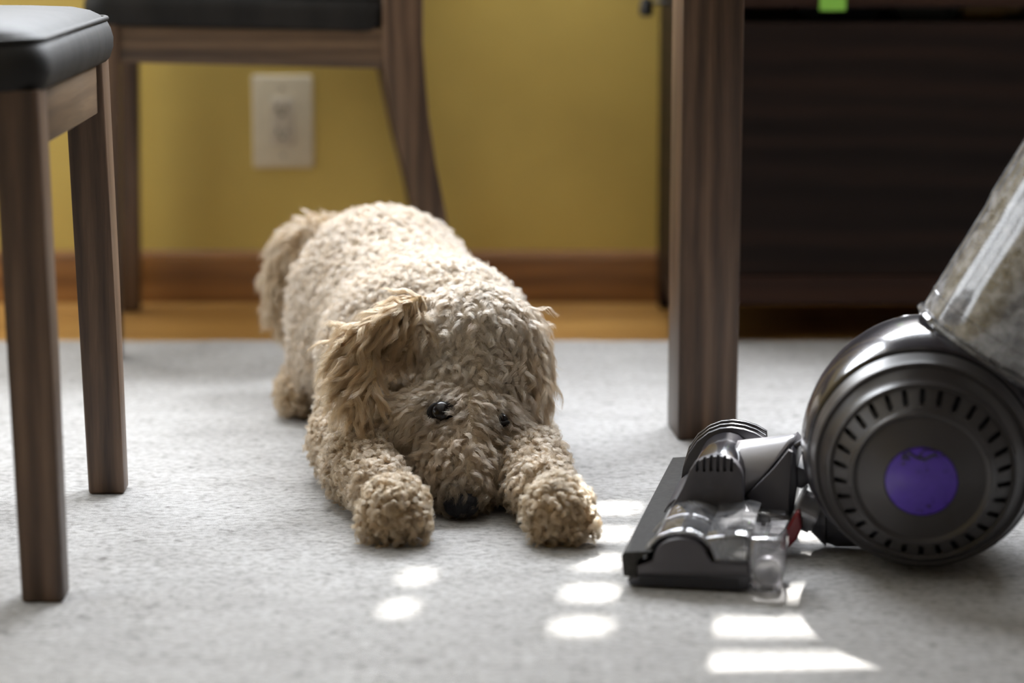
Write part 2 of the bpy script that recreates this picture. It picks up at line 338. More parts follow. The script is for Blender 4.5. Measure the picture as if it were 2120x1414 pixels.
# ================================================================== chairs
def rrect(hx, hy, rad, n=10):
    pts = []
    for cxs, cys, a0 in ((1, 1, 0), (-1, 1, 90), (-1, -1, 180), (1, -1, 270)):
        for k in range(n + 1):
            a = math.radians(a0 + 90 * k / n); pts.append((cxs*(hx-rad) + rad*math.cos(a), cys*(hy-rad) + rad*math.sin(a)))
    return pts
def make_chair(loc, rz, label, far_drop=0.0):
    c = empty('dining_chair', loc, rz, label, 'chair', None)
    hwid = 0.198; fx = 0.192; lw = 0.035
    for s in (-1, 1):
        drop = far_drop if s < 0 else 0
        y0, y1 = sorted((s * hwid, s * (hwid - lw)))
        bm = bmesh.new(); rings = []
        for z, dx, dy, xo in ((-drop, 0.0345, 0.032, 0.0), (0.2, 0.035, 0.038, -0.003), (0.414, 0.036, 0.046, -0.007)):
            yo = s * hwid; yi = s * (hwid - dy)
            if s > 0: yo, yi = yi, yo
            rings.append([bm.verts.new((x, y, z)) for x, y in ((fx + xo, yo), (fx + xo, yi), (fx + xo - dx, yi), (fx + xo - dx, yo))])
        for a, b2 in zip(rings, rings[1:]):
            for k in range(4): bm.faces.new((a[k], a[(k+1) % 4], b2[(k+1) % 4], b2[k]))
        bm.faces.new(rings[0]); bm.faces.new(rings[-1])
        bmesh.ops.bevel(bm, geom=[e for e in bm.edges if abs(e.verts[0].co.z - e.verts[1].co.z) > 0.05 or max(v.co.z for v in e.verts) < 0.01], offset=0.0035, segments=3, profile=0.5, affect='EDGES')
        obj('leg', bm, M['walnut'], c, 40)
        # back post, kinked at the seat
        zz = [-drop, 0.06, 0.12, 0.18, 0.24, 0.30, 0.345, 0.39, 0.44, 0.52, 0.62, 0.74, 0.86]
        xx = [-0.262, -0.249, -0.237, -0.226, -0.213, -0.202, -0.196, -0.1925, -0.194, -0.200, -0.211, -0.229, -0.252]
        dd = [0.0165, 0.017, 0.0175, 0.0185, 0.020, 0.0225, 0.0245, 0.0255, 0.0245, 0.023, 0.0215, 0.019, 0.016]
        bm = bmesh.new(); rings = []
        for z, x, d in zip(zz, xx, dd):
            rings.append([bm.verts.new((x + sx * d, s * (hwid - 0.015) + sy * 0.015, z)) for sx, sy in ((1, 1), (-1, 1), (-1, -1), (1, -1))])
        for a, b2 in zip(rings, rings[1:]):
            for k in range(4): bm.faces.new((a[k], a[(k+1) % 4], b2[(k+1) % 4], b2[k]))
        bm.faces.new(rings[0]); bm.faces.new(rings[-1])
        le = [e for e in bm.edges if abs(e.verts[0].co.z - e.verts[1].co.z) > 0.03]
        bmesh.ops.bevel(bm, geom=le, offset=0.004, segments=2, profile=0.5, affect='EDGES')
        obj('back_post', bm, M['walnut'], c, 40)
        ya, yb = sorted((s * (hwid - 0.004), s * (hwid - 0.026)))
        bm = bmesh.new(); prism(bm, [(fx - lw - 0.005, 0.367), (fx - lw - 0.005, 0.414), (-0.18, 0.406), (-0.18, 0.357)], ya, yb, 0.0015)
        obj('side_rail', bm, M['walnut_x'], c, 40)
    obj('front_rail', boxbm(fx - 0.034, fx - 0.012, -hwid + 0.045, hwid - 0.045, 0.366, 0.414, 0.0015), M['walnut_y'], c, 40)
    obj('rear_rail', boxbm(-0.205, -0.185, -hwid + 0.03, hwid - 0.03, 0.356, 0.404, 0.0015), M['walnut_y'], c, 40)
    # cushion: loops of a rounded rectangle, crowned, tipping down to the back
    ccx, chx, chy = 0.0105, 0.1795, 0.202
    lev = [(0.012, 0.411, 0.02), (0.005, 0.4125, 0.022), (0.001, 0.418, 0.026), (-0.0025, 0.428, 0.030), (-0.003, 0.437, 0.032), (-0.001, 0.4455, 0.032), (0.0025, 0.4510, 0.030), (0.0045, 0.4520, 0.030),
           (0.008, 0.4565, 0.030), (0.015, 0.4610, 0.032), (0.028, 0.4650, 0.034), (0.055, 0.4680, 0.038), (0.090, 0.4705, 0.03), (0.130, 0.4740, 0.02), (0.160, 0.4760, 0.006)]
    tip = lambda x: -0.010 * max(0.0, (0.19 - x) / 0.36)
    bm = bmesh.new(); rings = []
    for ins, z, rad in lev:
        rings.append([bm.verts.new((ccx + x, y, z + tip(ccx + x) + (0.0018 * math.sin(y * 90 + x * 40) if 0.415 < z < 0.450 else 0))) for x, y in rrect(chx - ins, chy - ins, rad)])
    n = len(rings[0])
    for a, b2 in zip(rings, rings[1:]):
        for k in range(n): bm.faces.new((a[k], a[(k+1) % n], b2[(k+1) % n], b2[k]))
    bm.faces.new(rings[-1]); bm.faces.new(rings[0][::-1])
    cu = obj('seat_cushion', bm, M['leather'], c, 60)
    obj('piping', loop_tube(bmesh.new(), [(ccx + x, y, 0.4528 + tip(ccx + x)) for x, y in rrect(chx - 0.0025, chy - 0.0025, 0.031)], 0.0026), M['leather'], cu, 179)
    # backrest: curved top rail and a lower rail
    for z0, z1, nm in ((0.76, 0.85, 'top_rail'), (0.60, 0.64, 'back_rail')):
        bm = bmesh.new(); pts = []
        for k in range(13):
            y = -hwid + 0.03 + (2 * hwid - 0.06) * k / 12; bow = -0.03 * (1 - (y / hwid) ** 2)
            xb = np.interp((z0 + z1) / 2, zz, xx) + bow; pts.append((xb, y))
        r0 = [[bm.verts.new((x + dx, y, z)) for dx, z in ((0.01, z0), (0.01, z1), (-0.01, z1), (-0.01, z0))] for x, y in pts]
        for a, b2 in zip(r0, r0[1:]):
            for k in range(4): bm.faces.new((a[k], a[(k+1) % 4], b2[(k+1) % 4], b2[k]))
        bm.faces.new(r0[0]); bm.faces.new(r0[-1]); obj(nm, bm, M['walnut_y'], c, 40)
    return c
make_chair((-0.5595, 2.0825, 0), math.radians(1.3), 'walnut dining chair with black leather seat, standing wholly on the rug beside the dog')
make_chair((-0.343, 3.150, 0), math.pi + math.radians(5), 'walnut dining chair with black leather seat, against the yellow wall in front of the outlet')

# ================================================================== table
lA = gnd(1400, 912); lx = gnd(1403, 912).x; lxr = gnd(1527, 912).x; ly = lA.y
tb = empty('dining_table', (lx, ly, 0), math.radians(4.5), 'walnut dining table, one thick square leg on the rug behind the vacuum', 'table')
w = lxr - lx; TL, TW = 1.90, 0.372
for i, (x, y) in enumerate(((0, 0), (0, -TL), (TW, -0.14), (TW, -TL))):
    obj('leg', boxbm(x, x + w, y, y + 0.078, 0, 0.69, 0.002, 2), M['walnut'], tb, 40)
obj('tabletop', boxbm(-0.06, TW + w + 0.004, -TL - 0.06, 0.10, 0.715, 0.745, 0.004), M['walnut_y'], tb, 40)
for x0, x1, y0, y1 in ((0.015, 0.037, -TL + 0.07, 0.0), (TW + w - 0.037, TW + w - 0.015, -TL + 0.07, -0.14), (w, TW + 0.03, 0.02, 0.042), (w, TW, -TL + 0.02, -TL + 0.042)):
    obj('apron', boxbm(x0, x1, y0, y1, 0.62, 0.715), M['walnut_y'], tb)

# ================================================================== sideboard
SY0, SY1 = 3.06, 3.372; SX0 = 0.2045; SX1 = 1.65; SZT = 0.60
sb = empty('sideboard', (SX0, SY0, 0), 0, 'dark espresso wooden sideboard with an open shelf slot, against the wall', 'cabinet')
dep = SY1 - SY0; wid = SX1 - SX0
zb = at(1700, 630, SY0).z; zr = at(1700, 572, SY0).z; zs0 = at(1700, 47, SY0).z; zs1 = at(1700, 14, SY0).z
for s in (0, 1):
    obj('side_panel', boxbm(s * (wid - 0.02), s * (wid - 0.02) + 0.02, 0.0, dep, zb - 0.006, SZT - 0.02, 0.001), M['cab'], sb)
    for yy in (0.003, dep - 0.043): obj('foot', boxbm(s * (wid - 0.045) + 0.001, s * (wid - 0.045) + 0.044, yy, yy + 0.04, 0.0, zb - 0.006, 0.001), M['cab'], sb)
obj('top_board', boxbm(-0.01, wid + 0.01, -0.012, dep, SZT - 0.02, SZT, 0.002), M['cab'], sb)
obj('bottom_rail', boxbm(0.02, wid - 0.02, 0.0, 0.022, zb, zr, 0.001), M['cab_rail'], sb)
n_d = 2
for i in range(n_d):
    xa = 0.02 + (wid - 0.04) * i / n_d; xb = 0.02 + (wid - 0.04) * (i + 1) / n_d
    obj('front_panel', boxbm(xa + 0.001, xb - 0.001, 0.004, 0.022, zr + 0.0015, zs0, 0.001), M['cab'], sb)
obj('shelf_board', boxbm(0.02, wid - 0.02, 0.022, dep - 0.012, zs0 - 0.018, zs0), M['cab'], sb)
obj('upper_rail', boxbm(0.02, wid - 0.02, 0.0, 0.02, zs1, zs1 + 0.05, 0.001), M['cab_rail'], sb)
obj('bottom_board', boxbm(0.02, wid - 0.02, 0.022, dep - 0.012, zb, zb + 0.016), M['cab'], sb)
obj('back_board', boxbm(0.02, wid - 0.02, dep - 0.012, dep, zb, SZT - 0.02), M['cab'], sb)
# things seen in the slot
def slot_thing(px0, px1, name, label, m, cat, h, taper=0.006):
    a = at(px0, 45, SY0 + 0.03); b2 = at(px1, 45, SY0 + 0.03)
    bm = bmesh.new(); n = 4; w2 = (b2.x - a.x)
    lo = [bm.verts.new((x, y, zs0 + 0.0005)) for x, y in ((taper, taper), (w2 - taper, taper), (w2 - taper, 0.16 - taper), (taper, 0.16 - taper))]
    hi = [bm.verts.new((x, y, zs0 + h)) for x, y in ((0, 0), (w2, 0), (w2, 0.16), (0, 0.16))]
    hi2 = [bm.verts.new((x, y, zs0 + h)) for x, y in ((0.004, 0.004), (w2 - 0.004, 0.004), (w2 - 0.004, 0.156), (0.004, 0.156))]
    lo2 = [bm.verts.new((x, y, zs0 + 0.004)) for x, y in ((taper+.004, taper+.004), (w2 - taper-.004, taper+.004), (w2 - taper-.004, 0.156 - taper), (taper+.004, 0.156 - taper))]
    for k in range(n):
        j = (k + 1) % n; bm.faces.new((lo[k], lo[j], hi[j], hi[k])); bm.faces.new((hi[k], hi[j], hi2[j], hi2[k])); bm.faces.new((hi2[k], hi2[j], lo2[j], lo2[k]))
    bm.faces.new(lo[::-1]); bm.faces.new(lo2)
    o = obj(name, bm, m); o.location = (a.x, SY0 + 0.03, 0); tag(o, label, cat); return o
slot_thing(1650, 1830, 'storage_tray', 'black flared tray in the sideboard slot below the green tag', M['black'], 'tray', 0.018, 0.014)
slot_thing(1850, 1990, 'storage_tray', 'black flared tray in the sideboard slot beside the amber glass', M['tray'], 'tray', 0.018, 0.014)
am = at(2042, 40, SY0 + 0.05)
o = obj('glass_bottle', lathe(bmesh.new(), [(0.0, 0.0), (0.0, 0.011), (0.002, 0.0125), (0.05, 0.0125), (0.06, 0.006), (0.075, 0.005), (0.076, 0.0)], 20, lambda a, r, th: (a, r*math.cos(th), 0.0128 + r*math.sin(th))), M['amber'], None, 40)
o.location = (am.x - 0.03, SY0 + 0.06, zs0); tag(o, 'small amber glass bottle lying in the sideboard slot', 'bottle')
g0 = at(1697, 22, SY0 - 0.004); g1 = at(1751, 22, SY0 - 0.004)
bm = bmesh.new(); ga = [(-0.0030, g0.z), (-0.0042, g0.z + 0.012), (-0.0035, g0.z + 0.03), (-0.0025, g0.z + 0.048)]
rows = [[bm.verts.new((x, y, z)) for x in (0, (g1.x - g0.x) / 2, g1.x - g0.x)] for y, z in ga]; rows += [[bm.verts.new((x, y + 0.0012, z)) for x in (0, (g1.x - g0.x) / 2, g1.x - g0.x)] for y, z in ga[::-1]]
for a, b2 in zip(rows, rows[1:] + rows[:1]):
    for k in range(2): bm.faces.new((a[k], a[k+1], b2[k+1], b2[k]))
o = obj('green_tag', bm, M['green'], None, 40); o.location = (g0.x, SY0, 0); tag(o, 'bright green paper tag stuck on the sideboard above its slot', 'tag')
# cable hooked out at the sideboard's side
e0 = at(1388, 6, 3.2); e1 = at(1362, 4, 3.2); e2 = at(1345, 10, 3.2); e3 = at(1338, 26, 3.2)
cb = empty('power_cable', e0, 0, 'short black cable with a plug end poking out beside the sideboard', 'cable')
obj('cord', tube(bmesh.new(), [Vector(p) - e0 for p in (e0 + Vector((0.002, 0, 0.0)), e1, e2, e3)], 0.0028, 8), M['black'], cb, 60)
obj('plug', lathe(bmesh.new(), [(-0.012, 0.0), (-0.011, 0.006), (0.002, 0.0095), (0.012, 0.0085), (0.014, 0.0)], 16, lambda a, r, th: ((e3 - e0).x + r*math.cos(th), (e3 - e0).y + r*math.sin(th), (e3 - e0).z - a + 0.008)), M['black'], cb, 60)
# ================================================================== vacuum cleaner
VR = 0.1038; VTH = math.radians(-10.4)
vc0 = at(1912, 920, 2.0134); VLOC = Vector((vc0.x, vc0.y, 0))
vac = empty('vacuum_cleaner', VLOC, VTH, 'grey upright ball vacuum cleaner with purple wheel button and clear dust bin', 'vacuum')
VM = Matrix.Translation(VLOC) @ Matrix.Rotation(VTH, 4, 'Z'); VI = VM.inverted()
def V(px, py, yl):
    """photo pixel -> local (x, z) on the cleaner's own plane y = yl (x backwards, -y towards the near side)"""
    o = VI @ CAM; d = VI.to_3x3() @ ray(px, py); p = o + d * ((yl - o.y) / d.y); return (p.x, p.z)
def VP(pts, yl): return [V(x, y, yl) for x, y in pts]
M['v_shell'] = plain('gunmetal_gloss_plastic', (0.030, 0.028, 0.034), 0.2, metal=0.1, coat=0.5)
M['v_face'] = plain('warm_grey_satin_plastic', (0.043, 0.039, 0.040), 0.36, metal=0.1)
M['v_dark'] = plain('charcoal_plastic', (0.026, 0.025, 0.032), 0.38)
M['v_grey'] = plain('mid_grey_plastic', (0.066, 0.062, 0.070), 0.42, spec=0.3)
M['v_silver'] = plain('silver_grey_plastic', (0.20, 0.195, 0.21), 0.26, metal=0.5)
M['v_bumper'] = plain('scuffed_bumper_plastic', (0.030, 0.028, 0.026), 0.7, spec=0.08, noise=0.2, nscale=200)
M['v_neck'] = plain('pale_grey_plastic', (0.34, 0.33, 0.345), 0.3, metal=0.2)
M['v_red'] = plain('red_plastic', (0.16, 0.006, 0.010), 0.3)
M['v_black'] = plain('black_void', (0.006, 0.006, 0.010), 0.6)
M['v_clear'] = clear('clear_plastic', (0.90, 0.90, 0.92), 0.07, 0.06, 0.82)
M['v_bin'] = clear('clear_bin_plastic', (0.80, 0.80, 0.84), 0.07, 0.12, 0.62)
M['v_smoke'] = clear('smoked_plastic', (0.35, 0.34, 0.36), 0.05, 0.12, 0.75)
M['v_bristle'] = plain('brush_bristle', (0.16, 0.14, 0.12), 0.8)
m, nt, b, L = mat('purple_button'); v = coords(nt)
n = node(nt, 'ShaderNodeTexNoise', Scale=70.0, Detail=5.0, Distortion=1.5); L(v, n.inputs['Vector'])
r = ramp(nt, [(0.33, (0.014, 0.008, 0.04)), (0.42, (0.062, 0.022, 0.31)), (0.7, (0.075, 0.027, 0.37))]); L(n.outputs['Fac'], r.inputs[0]); L(r.outputs[0], b.inputs['Base Color'])
b.inputs['Roughness'].default_value = 0.25; M['v_purple'] = m

TILT = math.radians(6)
def ballp(a, r, th):
    """axial a towards the near side, radius r; the wheel axis dips a little"""
    a *= VR / 0.1017; r *= VR / 0.1017
    x = r * math.cos(th); y = -a; z = r * math.sin(th)
    return (x, y * math.cos(TILT) - z * math.sin(TILT), VR + y * math.sin(TILT) + z * math.cos(TILT))
def ballv(a, r, th): return Vector(ballp(a, r, th))
# shell (glossy, behind the cover ring)
prof = [(0.030, 0.0880), (0.036, 0.0925), (0.0345, 0.0952), (0.028, 0.0978)] + [(a, math.sqrt(0.1017**2 - a*a)) for a in (0.02, 0.01, 0.0)] + [(-0.025, 0.1005), (-0.05, 0.0972), (-0.075, 0.0920), (-0.1, 0.0850), (-0.12, 0.0765), (-0.14, 0.060), (-0.147, 0.045), (-0.15, 0.0)]
obj('ball_shell', lathe(bmesh.new(), prof, 96, ballp), M['v_shell'], vac, 35)
# near cover with ridges; solid so the vents can be cut
front = [(0.0925, 0.0285), (0.0942, 0.0295), (0.0935, 0.0312), (0.0890, 0.0440), (0.0864, 0.0512), (0.0880, 0.0536), (0.0886, 0.0550), (0.0874, 0.0564), (0.0842, 0.0574), (0.0824, 0.0590),
         (0.0716, 0.0716), (0.0722, 0.0728), (0.0730, 0.0740), (0.0720, 0.0752), (0.0680, 0.0760), (0.0636, 0.0774), (0.0552, 0.0838), (0.0556, 0.0850), (0.0563, 0.0862), (0.0550, 0.0876), (0.0500, 0.0886), (0.0440, 0.0908), (0.0395, 0.0918), (0.0370, 0.0906)]
back = [(a - 0.004, r - 0.001) for a, r in front[::-1]]
cover = obj('wheel_cover', lathe(bmesh.new(), front + back, 120, ballp, closed=True), M['v_face'], vac, 32)
bm = bmesh.new()
for k in range(30):
    th = 2 * math.pi * (k + 0.5) / 30 + 0.02
    pts = []
    cr, hl, hw_ = 0.0653, 0.0058, 0.0025
    for i in range(14):
        t = 2 * math.pi * i / 14; dr = hw_ * math.cos(t); dt = hw_ * math.sin(t)
        dr += (hl - hw_) * (1 if math.cos(t) > 0.0001 else -1 if math.cos(t) < -0.0001 else 0)
        pts.append((cr + dr, dt))
    f0 = []; f1 = []
    for rr, dt in pts:
        e = ballv(0.050, rr, th); e2 = ballv(0.100, rr, th); tv = (ballv(0, 1, th + math.pi / 2) - ballv(0, 0, 0)).normalized()
        f0.append(bm.verts.new(e + tv * dt)); f1.append(bm.verts.new(e2 + tv * dt))
    n = len(f0); bm.faces.new(f0); bm.faces.new(f1[::-1])
    for i in range(n): bm.faces.new((f0[i], f1[i], f1[(i+1) % n], f0[(i+1) % n]))
boolean_cut(cover, obj('cutter', bm, M['v_face'], vac))
obj('vent_backing', lathe(bmesh.new(), [(0.0790, 0.0550), (0.0650, 0.0725)], 64, ballp), M['v_black'], vac, 60)
bt = obj('wheel_button', lathe(bmesh.new(), [(0.086, 0.0292), (0.0925, 0.0292), (0.0940, 0.0284), (0.0955, 0.022), (0.0966, 0.012), (0.097, 0.0)], 48, ballp), M['v_purple'], vac, 35)
# thumb notch ring at the top of the button
obj('thumb_notch', tube(bmesh.new(), [ballv(0.0950 + 0.0012 * (1 - abs(t)), math.hypot(0.011 * t, 0.0245 - 0.0048 * math.cos(t * 1.57)), math.atan2(0.0245 - 0.0048 * math.cos(t * 1.57), 0.011 * t)) for t in np.linspace(-1, 1, 12)], 0.0011, 6), M['v_dark'], bt, 179)
# port rim on top of the ball
zt = 2 * VR - 0.0075
ppx = V(1908, 679, 0.05)[0]
obj('top_port', lathe(bmesh.new(), [(0.0, 0.0), (0.0005, 0.0190), (0.0040, 0.0200), (0.0046, 0.0212), (0.0040, 0.0224), (0.0, 0.0236), (-0.014, 0.0250)], 48, lambda a, r, th: (ppx + r*math.cos(th), 0.05 + r*math.sin(th) * 1.2, zt + a - 0.0015)), M['v_shell'], vac, 40)
# ---------- dust bin
t32 = math.radians(30.4); BY = 0.03; BR = 0.074
ax = Vector((math.sin(t32), 0, math.cos(t32))); rad = Vector((-math.cos(t32), 0, math.sin(t32)))
cx_, cz_ = V(1899, 636, BY); base = Vector((cx_, BY, cz_)) - rad * (BR + 0.002)
def binp(a, r, th): return base + ax * a + rad * (r * math.cos(th)) + Vector((0, 1, 0)) * (r * math.sin(th))
db = obj('dust_bin', lathe(bmesh.new(), [(0.0035, 0.0), (0.0035, BR - 0.0025), (0.008, BR - 0.001), (0.05, BR), (0.105, BR + 0.0005), (0.118, BR + 0.0025), (0.27, BR + 0.0045)], 64, binp), M['v_bin'], vac, 50)
obj('bin_rim', lathe(bmesh.new(), [(0.0, BR - 0.006), (-0.0012, BR + 0.0005), (0.0012, BR + 0.0025), (0.0040, BR + 0.0015), (0.0042, BR - 0.004)], 64, binp, closed=True), M['v_clear'], db, 40)
obj('seam_ring', lathe(bmesh.new(), [(0.0215, BR - 0.0012), (0.0225, BR - 0.0003), (0.0235, BR - 0.0012), (0.0225, BR - 0.002)], 64, binp, closed=True), M['v_smoke'], db, 60)
for th in (0.9, -0.62, -1.5):
    p = [binp(a, BR - 0.0014, th) for a in (0.012, 0.045, 0.085)]
    obj('bin_rib', tube(bmesh.new(), p, 0.0012, 6), M['v_clear'], db, 60)
obj('shroud', lathe(bmesh.new(), [(0.006, 0.0), (0.006, 0.018), (0.06, 0.022), (0.10, 0.026), (0.112, 0.038), (0.125, 0.041), (0.26, 0.042), (0.26, 0.0)], 40, binp), M['v_grey'], db, 40)
# dust: lumpy grey wads packed round the shroud
m, nt, b, L = mat('grey_lint'); v = coords(nt)
n = node(nt, 'ShaderNodeTexNoise', Scale=85.0, Detail=6.0, Roughness=0.65); L(v, n.inputs['Vector'])
n2 = node(nt, 'ShaderNodeTexNoise', Scale=22.0, Detail=3.0); L(v, n2.inputs['Vector'])
r = ramp(nt, [(0.3, (0.06, 0.06, 0.062)), (0.55, (0.22, 0.215, 0.215)), (0.75, (0.50, 0.49, 0.49))]); L(n.outputs['Fac'], r.inputs[0])
r2 = ramp(nt, [(0.50, (1, 1, 1)), (0.72, (0.90, 0.74, 0.55))]); L(n2.outputs['Fac'], r2.inputs[0])
mu = node(nt, 'ShaderNodeMix', data_type='RGBA', blend_type='MULTIPLY'); mu.inputs[0].default_value = 1.0; L(r.outputs[0], mu.inputs[6]); L(r2.outputs[0], mu.inputs[7]); L(mu.outputs[2], b.inputs['Base Color'])
b.inputs['Roughness'].default_value = 1.0
bp = node(nt, 'ShaderNodeBump', Strength=1.0, Distance=0.006); L(n.outputs['Fac'], bp.inputs['Height']); L(bp.outputs[0], b.inputs['Normal']); M['v_lint'] = m
bm = bmesh.new(); rr_ = random.Random(3); NA, NT = 30, 80
grid = []
for i in range(NA):
    a = 0.007 + (0.088 - 0.007) * i / (NA - 1); row = []
    for k in range(NT):
        th = 2 * math.pi * k / NT
        w = 0.5 * math.sin(3 * th + a * 60) + 0.35 * math.sin(7 * th - a * 95 + 1) + 0.3 * math.sin(13 * th + a * 170 + 2)
        topc = 1.0 if i < NA * 0.6 else max(0.62, 1 - ((i / NA - 0.6) / 0.4) ** 2 * (0.30 + 0.1 * w))
        row.append(bm.verts.new(binp(a + 0.006 * w * (i / NA), (BR - 0.0075 + 0.0032 * w) * topc, th)))
    grid.append(row)
for a, b2 in zip(grid, grid[1:]):
    for k in range(NT): bm.faces.new((a[k], a[(k+1) % NT], b2[(k+1) % NT], b2[k]))
bm.faces.new(grid[0]); bm.faces.new(grid[-1])
lint = obj('lint_wad', bm, M['v_lint'], db, 179); lint['kind'] = 'stuff'
# fluffy light tufts over the lint
bm = bmesh.new()
for k in range(420):
    th = rr_.uniform(0, 2 * math.pi); a = rr_.uniform(0.03, 0.115) ; r0 = BR - 0.012 if a < 0.09 else rr_.uniform(0.045, BR - 0.006)
    p = binp(a, r0, th); d = Vector((rr_.gauss(0, 1), rr_.gauss(0, 1), rr_.gauss(0, 1))).normalized() * 0.006
    pts = [p + d * t + Vector((rr_.gauss(0, .0015), rr_.gauss(0, .0015), rr_.gauss(0, .0015))) for t in (-1, -0.3, 0.4, 1)]
    pts = [q for q in pts]
    tube(bm, pts, [0.0002, 0.0005, 0.0005, 0.0002], 4, False)
M['v_fluff'] = plain('pale_fluff', (0.45, 0.43, 0.41), 1.0)
fl = obj('loose_fluff', bm, M['v_fluff'], db); fl['kind'] = 'stuff'
# upper body and handle (above the picture)
obj('cyclone_body', lathe(bmesh.new(), [(0.27, 0.0), (0.27, 0.078), (0.285, 0.08), (0.34, 0.074), (0.40, 0.066), (0.43, 0.045), (0.435, 0.0)], 48, binp), M['v_grey'], vac, 40)
hb = base + ax * 0.42 + rad * -0.03
obj('handle', tube(bmesh.new(), [hb, hb + ax * 0.2 + rad * -0.03, hb + ax * 0.42 + rad * -0.02, hb + ax * 0.50 + rad * 0.03], [0.018, 0.016, 0.016, 0.014], 16), M['v_silver'], vac, 60)
obj('spine', tube(bmesh.new(), [base + rad * -0.088 + ax * 0.03, base + rad * -0.088 + ax * 0.25, hb], [0.02, 0.018, 0.018], 16), M['v_grey'], vac, 60)
# ---------- cleaner head (long axis along local y)
N0, N1 = -0.124, 0.226
sole = VP([(1298, 1202), (1304, 1216), (1535, 1231), (1548, 1222), (1552, 1190), (1318, 1186)], N0)
obj('soleplate', prism(bmesh.new(), [(x, max(z, 0.0015)) for x, z in sole], N0, N1, 0.002), M['v_dark'], vac, 40)
bump = VP([(1286, 1152), (1291, 1143), (1352, 1140), (1330, 1152), (1319, 1164), (1319, 1197), (1290, 1193)], N0 - 0.002)
obj('front_bumper', prism(bmesh.new(), [(x, max(z, 0.003)) for x, z in bump], N0 - 0.002, N1, 0.0015), M['v_bumper'], vac, 40)
hump = [(1319, 1189), (1319, 1170), (1345, 1164)] + [(1408 - 56 * math.cos(t), 1166 - 52 * math.sin(t) ** 0.8) for t in np.linspace(0.08, math.pi - 0.25, 16)] + [(1475, 1166), (1550, 1170), (1551, 1192)]
obj('end_cap', prism(bmesh.new(), [(x, max(z, 0.002)) for x, z in VP(hump, N0)], N0 - 0.001, N0 + 0.012, 0.0015), M['v_grey'], vac, 40)
obj('end_recess', boxbm(V(1324, 1200, N0)[0], V(1530, 1200, N0)[0], N0 - 0.0018, N0 + 0.001, max(0.003, V(1420, 1212, N0)[1]), max(0.009, V(1420, 1194, N0)[1]), 0.0), M['v_black'], vac)
# clear brush cover: arched shell
c0 = V(1408, 1166, N0); bz_ = max(c0[1], 0.0255); top = V(1408, 1106, N0); AR = top[1] - c0[1]
bm = bmesh.new(); rows = []
for y in np.linspace(N0 + 0.004, 0.004, 8):
    rows.append([bm.verts.new((c0[0] - (0.0285 + 0.0015) * math.cos(t), y, c0[1] + AR * 1.02 * math.sin(t))) for t in np.linspace(0, math.pi, 24)])
for a, b2 in zip(rows, rows[1:]):
    for k in range(23): bm.faces.new((a[k], a[k+1], b2[k+1], b2[k]))
bc = obj('brush_cover', bm, M['v_clear'], vac, 60)
md = bc.modifiers.new('wall', 'SOLIDIFY'); md.thickness = 0.0016
for i, y in enumerate((N0 + 0.006, N0 + 0.060)):
    pts = [(c0[0] - 0.0308 * math.cos(t), y, c0[1] + AR * 1.05 * math.sin(t)) for t in np.linspace(0.05, math.pi - 0.05, 20)]
    obj('cover_rib', tube(bmesh.new(), pts, 0.0012, 6), M['v_clear'], bc, 60)
br = obj('brush_bar', lathe(bmesh.new(), [(-N0 - 0.014, 0.0), (-N0 - 0.014, 0.0185), (-N1 + 0.02, 0.0185), (-N1 + 0.02, 0.0)], 28, lambda a, r, th: (c0[0] + 0.001 + r*math.cos(th), -a, bz_ - 0.001 + r*math.sin(th))), M['v_silver'], vac, 40)
for q in range(4):
    bm = bmesh.new(); R0 = []
    for i in range(40):
        y = N0 + 0.018 + (N1 - N0 - 0.06) * i / 39; t = q * math.pi / 2 + 5.5 * i / 39
        u = Vector((math.cos(t), 0, math.sin(t))); s_ = Vector((-math.sin(t), 0, math.cos(t))); cc = Vector((c0[0] + 0.001, y, bz_ - 0.001))
        R0.append([bm.verts.new(cc + u * 0.0182 + s_ * 0.002), bm.verts.new(cc + u * 0.0235 + s_ * 0.001), bm.verts.new(cc + u * 0.0235 - s_ * 0.001), bm.verts.new(cc + u * 0.0182 - s_ * 0.002)])
    for a, b2 in zip(R0, R0[1:]):
        for k in range(3): bm.faces.new((a[k], a[k+1], b2[k+1], b2[k]))
    obj('bristle_strip', bm, M['v_bristle'], br)
# motor housing with six slots
YH = -0.005
hp = [(1385, 1056), (1400, 1034), (1412, 1012), (1419, 996), (1427, 976), (1437, 961), (1451, 951), (1470, 945), (1492, 944), (1510, 949), (1524, 959), (1533, 973), (1538, 990), (1540, 1090), (1500, 1068), (1470, 1050), (1440, 1044), (1410, 1047)]
hpl = VP(hp, YH)
mh = obj('motor_housing', prism(bmesh.new(), hpl, YH, YH + 0.012, 0.001), M['v_grey'], vac, 40)
bm = bmesh.new()
for k in range(6):
    px = 1444 + 14.2 * k; x, z1 = V(px, 940, YH); z0 = V(px, 974, YH)[1]; w_ = 0.0014
    vs = []
    for yy in (YH - 0.004, YH + 0.006):
        vs.append([bm.verts.new((x + w_ * math.cos(t), yy, (z0 if math.sin(t) < 0 else z1 + 0.004) + w_ * math.sin(t))) for t in np.linspace(0.2, 2 * math.pi + 0.2, 12, endpoint=False)])
    n = 12; bm.faces.new(vs[0]); bm.faces.new(vs[1][::-1])
    for i in range(n): bm.faces.new((vs[0][i], vs[1][i], vs[1][(i+1) % n], vs[0][(i+1) % n]))
boolean_cut(mh, obj('cutter', bm, M['v_dark'], vac))
arch = hpl[3:14]
cxm = sum(p[0] for p in arch) / len(arch)
shape2 = [(x, z) for x, z in hpl[3:13]] + [(hpl[12][0], 0.03), (hpl[3][0], 0.03)]
obj('motor_barrel', prism(bmesh.new(), [(x + (0.001 if x < cxm else -0.001), z - 0.0012) for x, z in shape2], YH + 0.010, 0.100, 0.0008), M['v_shell'], vac, 50)
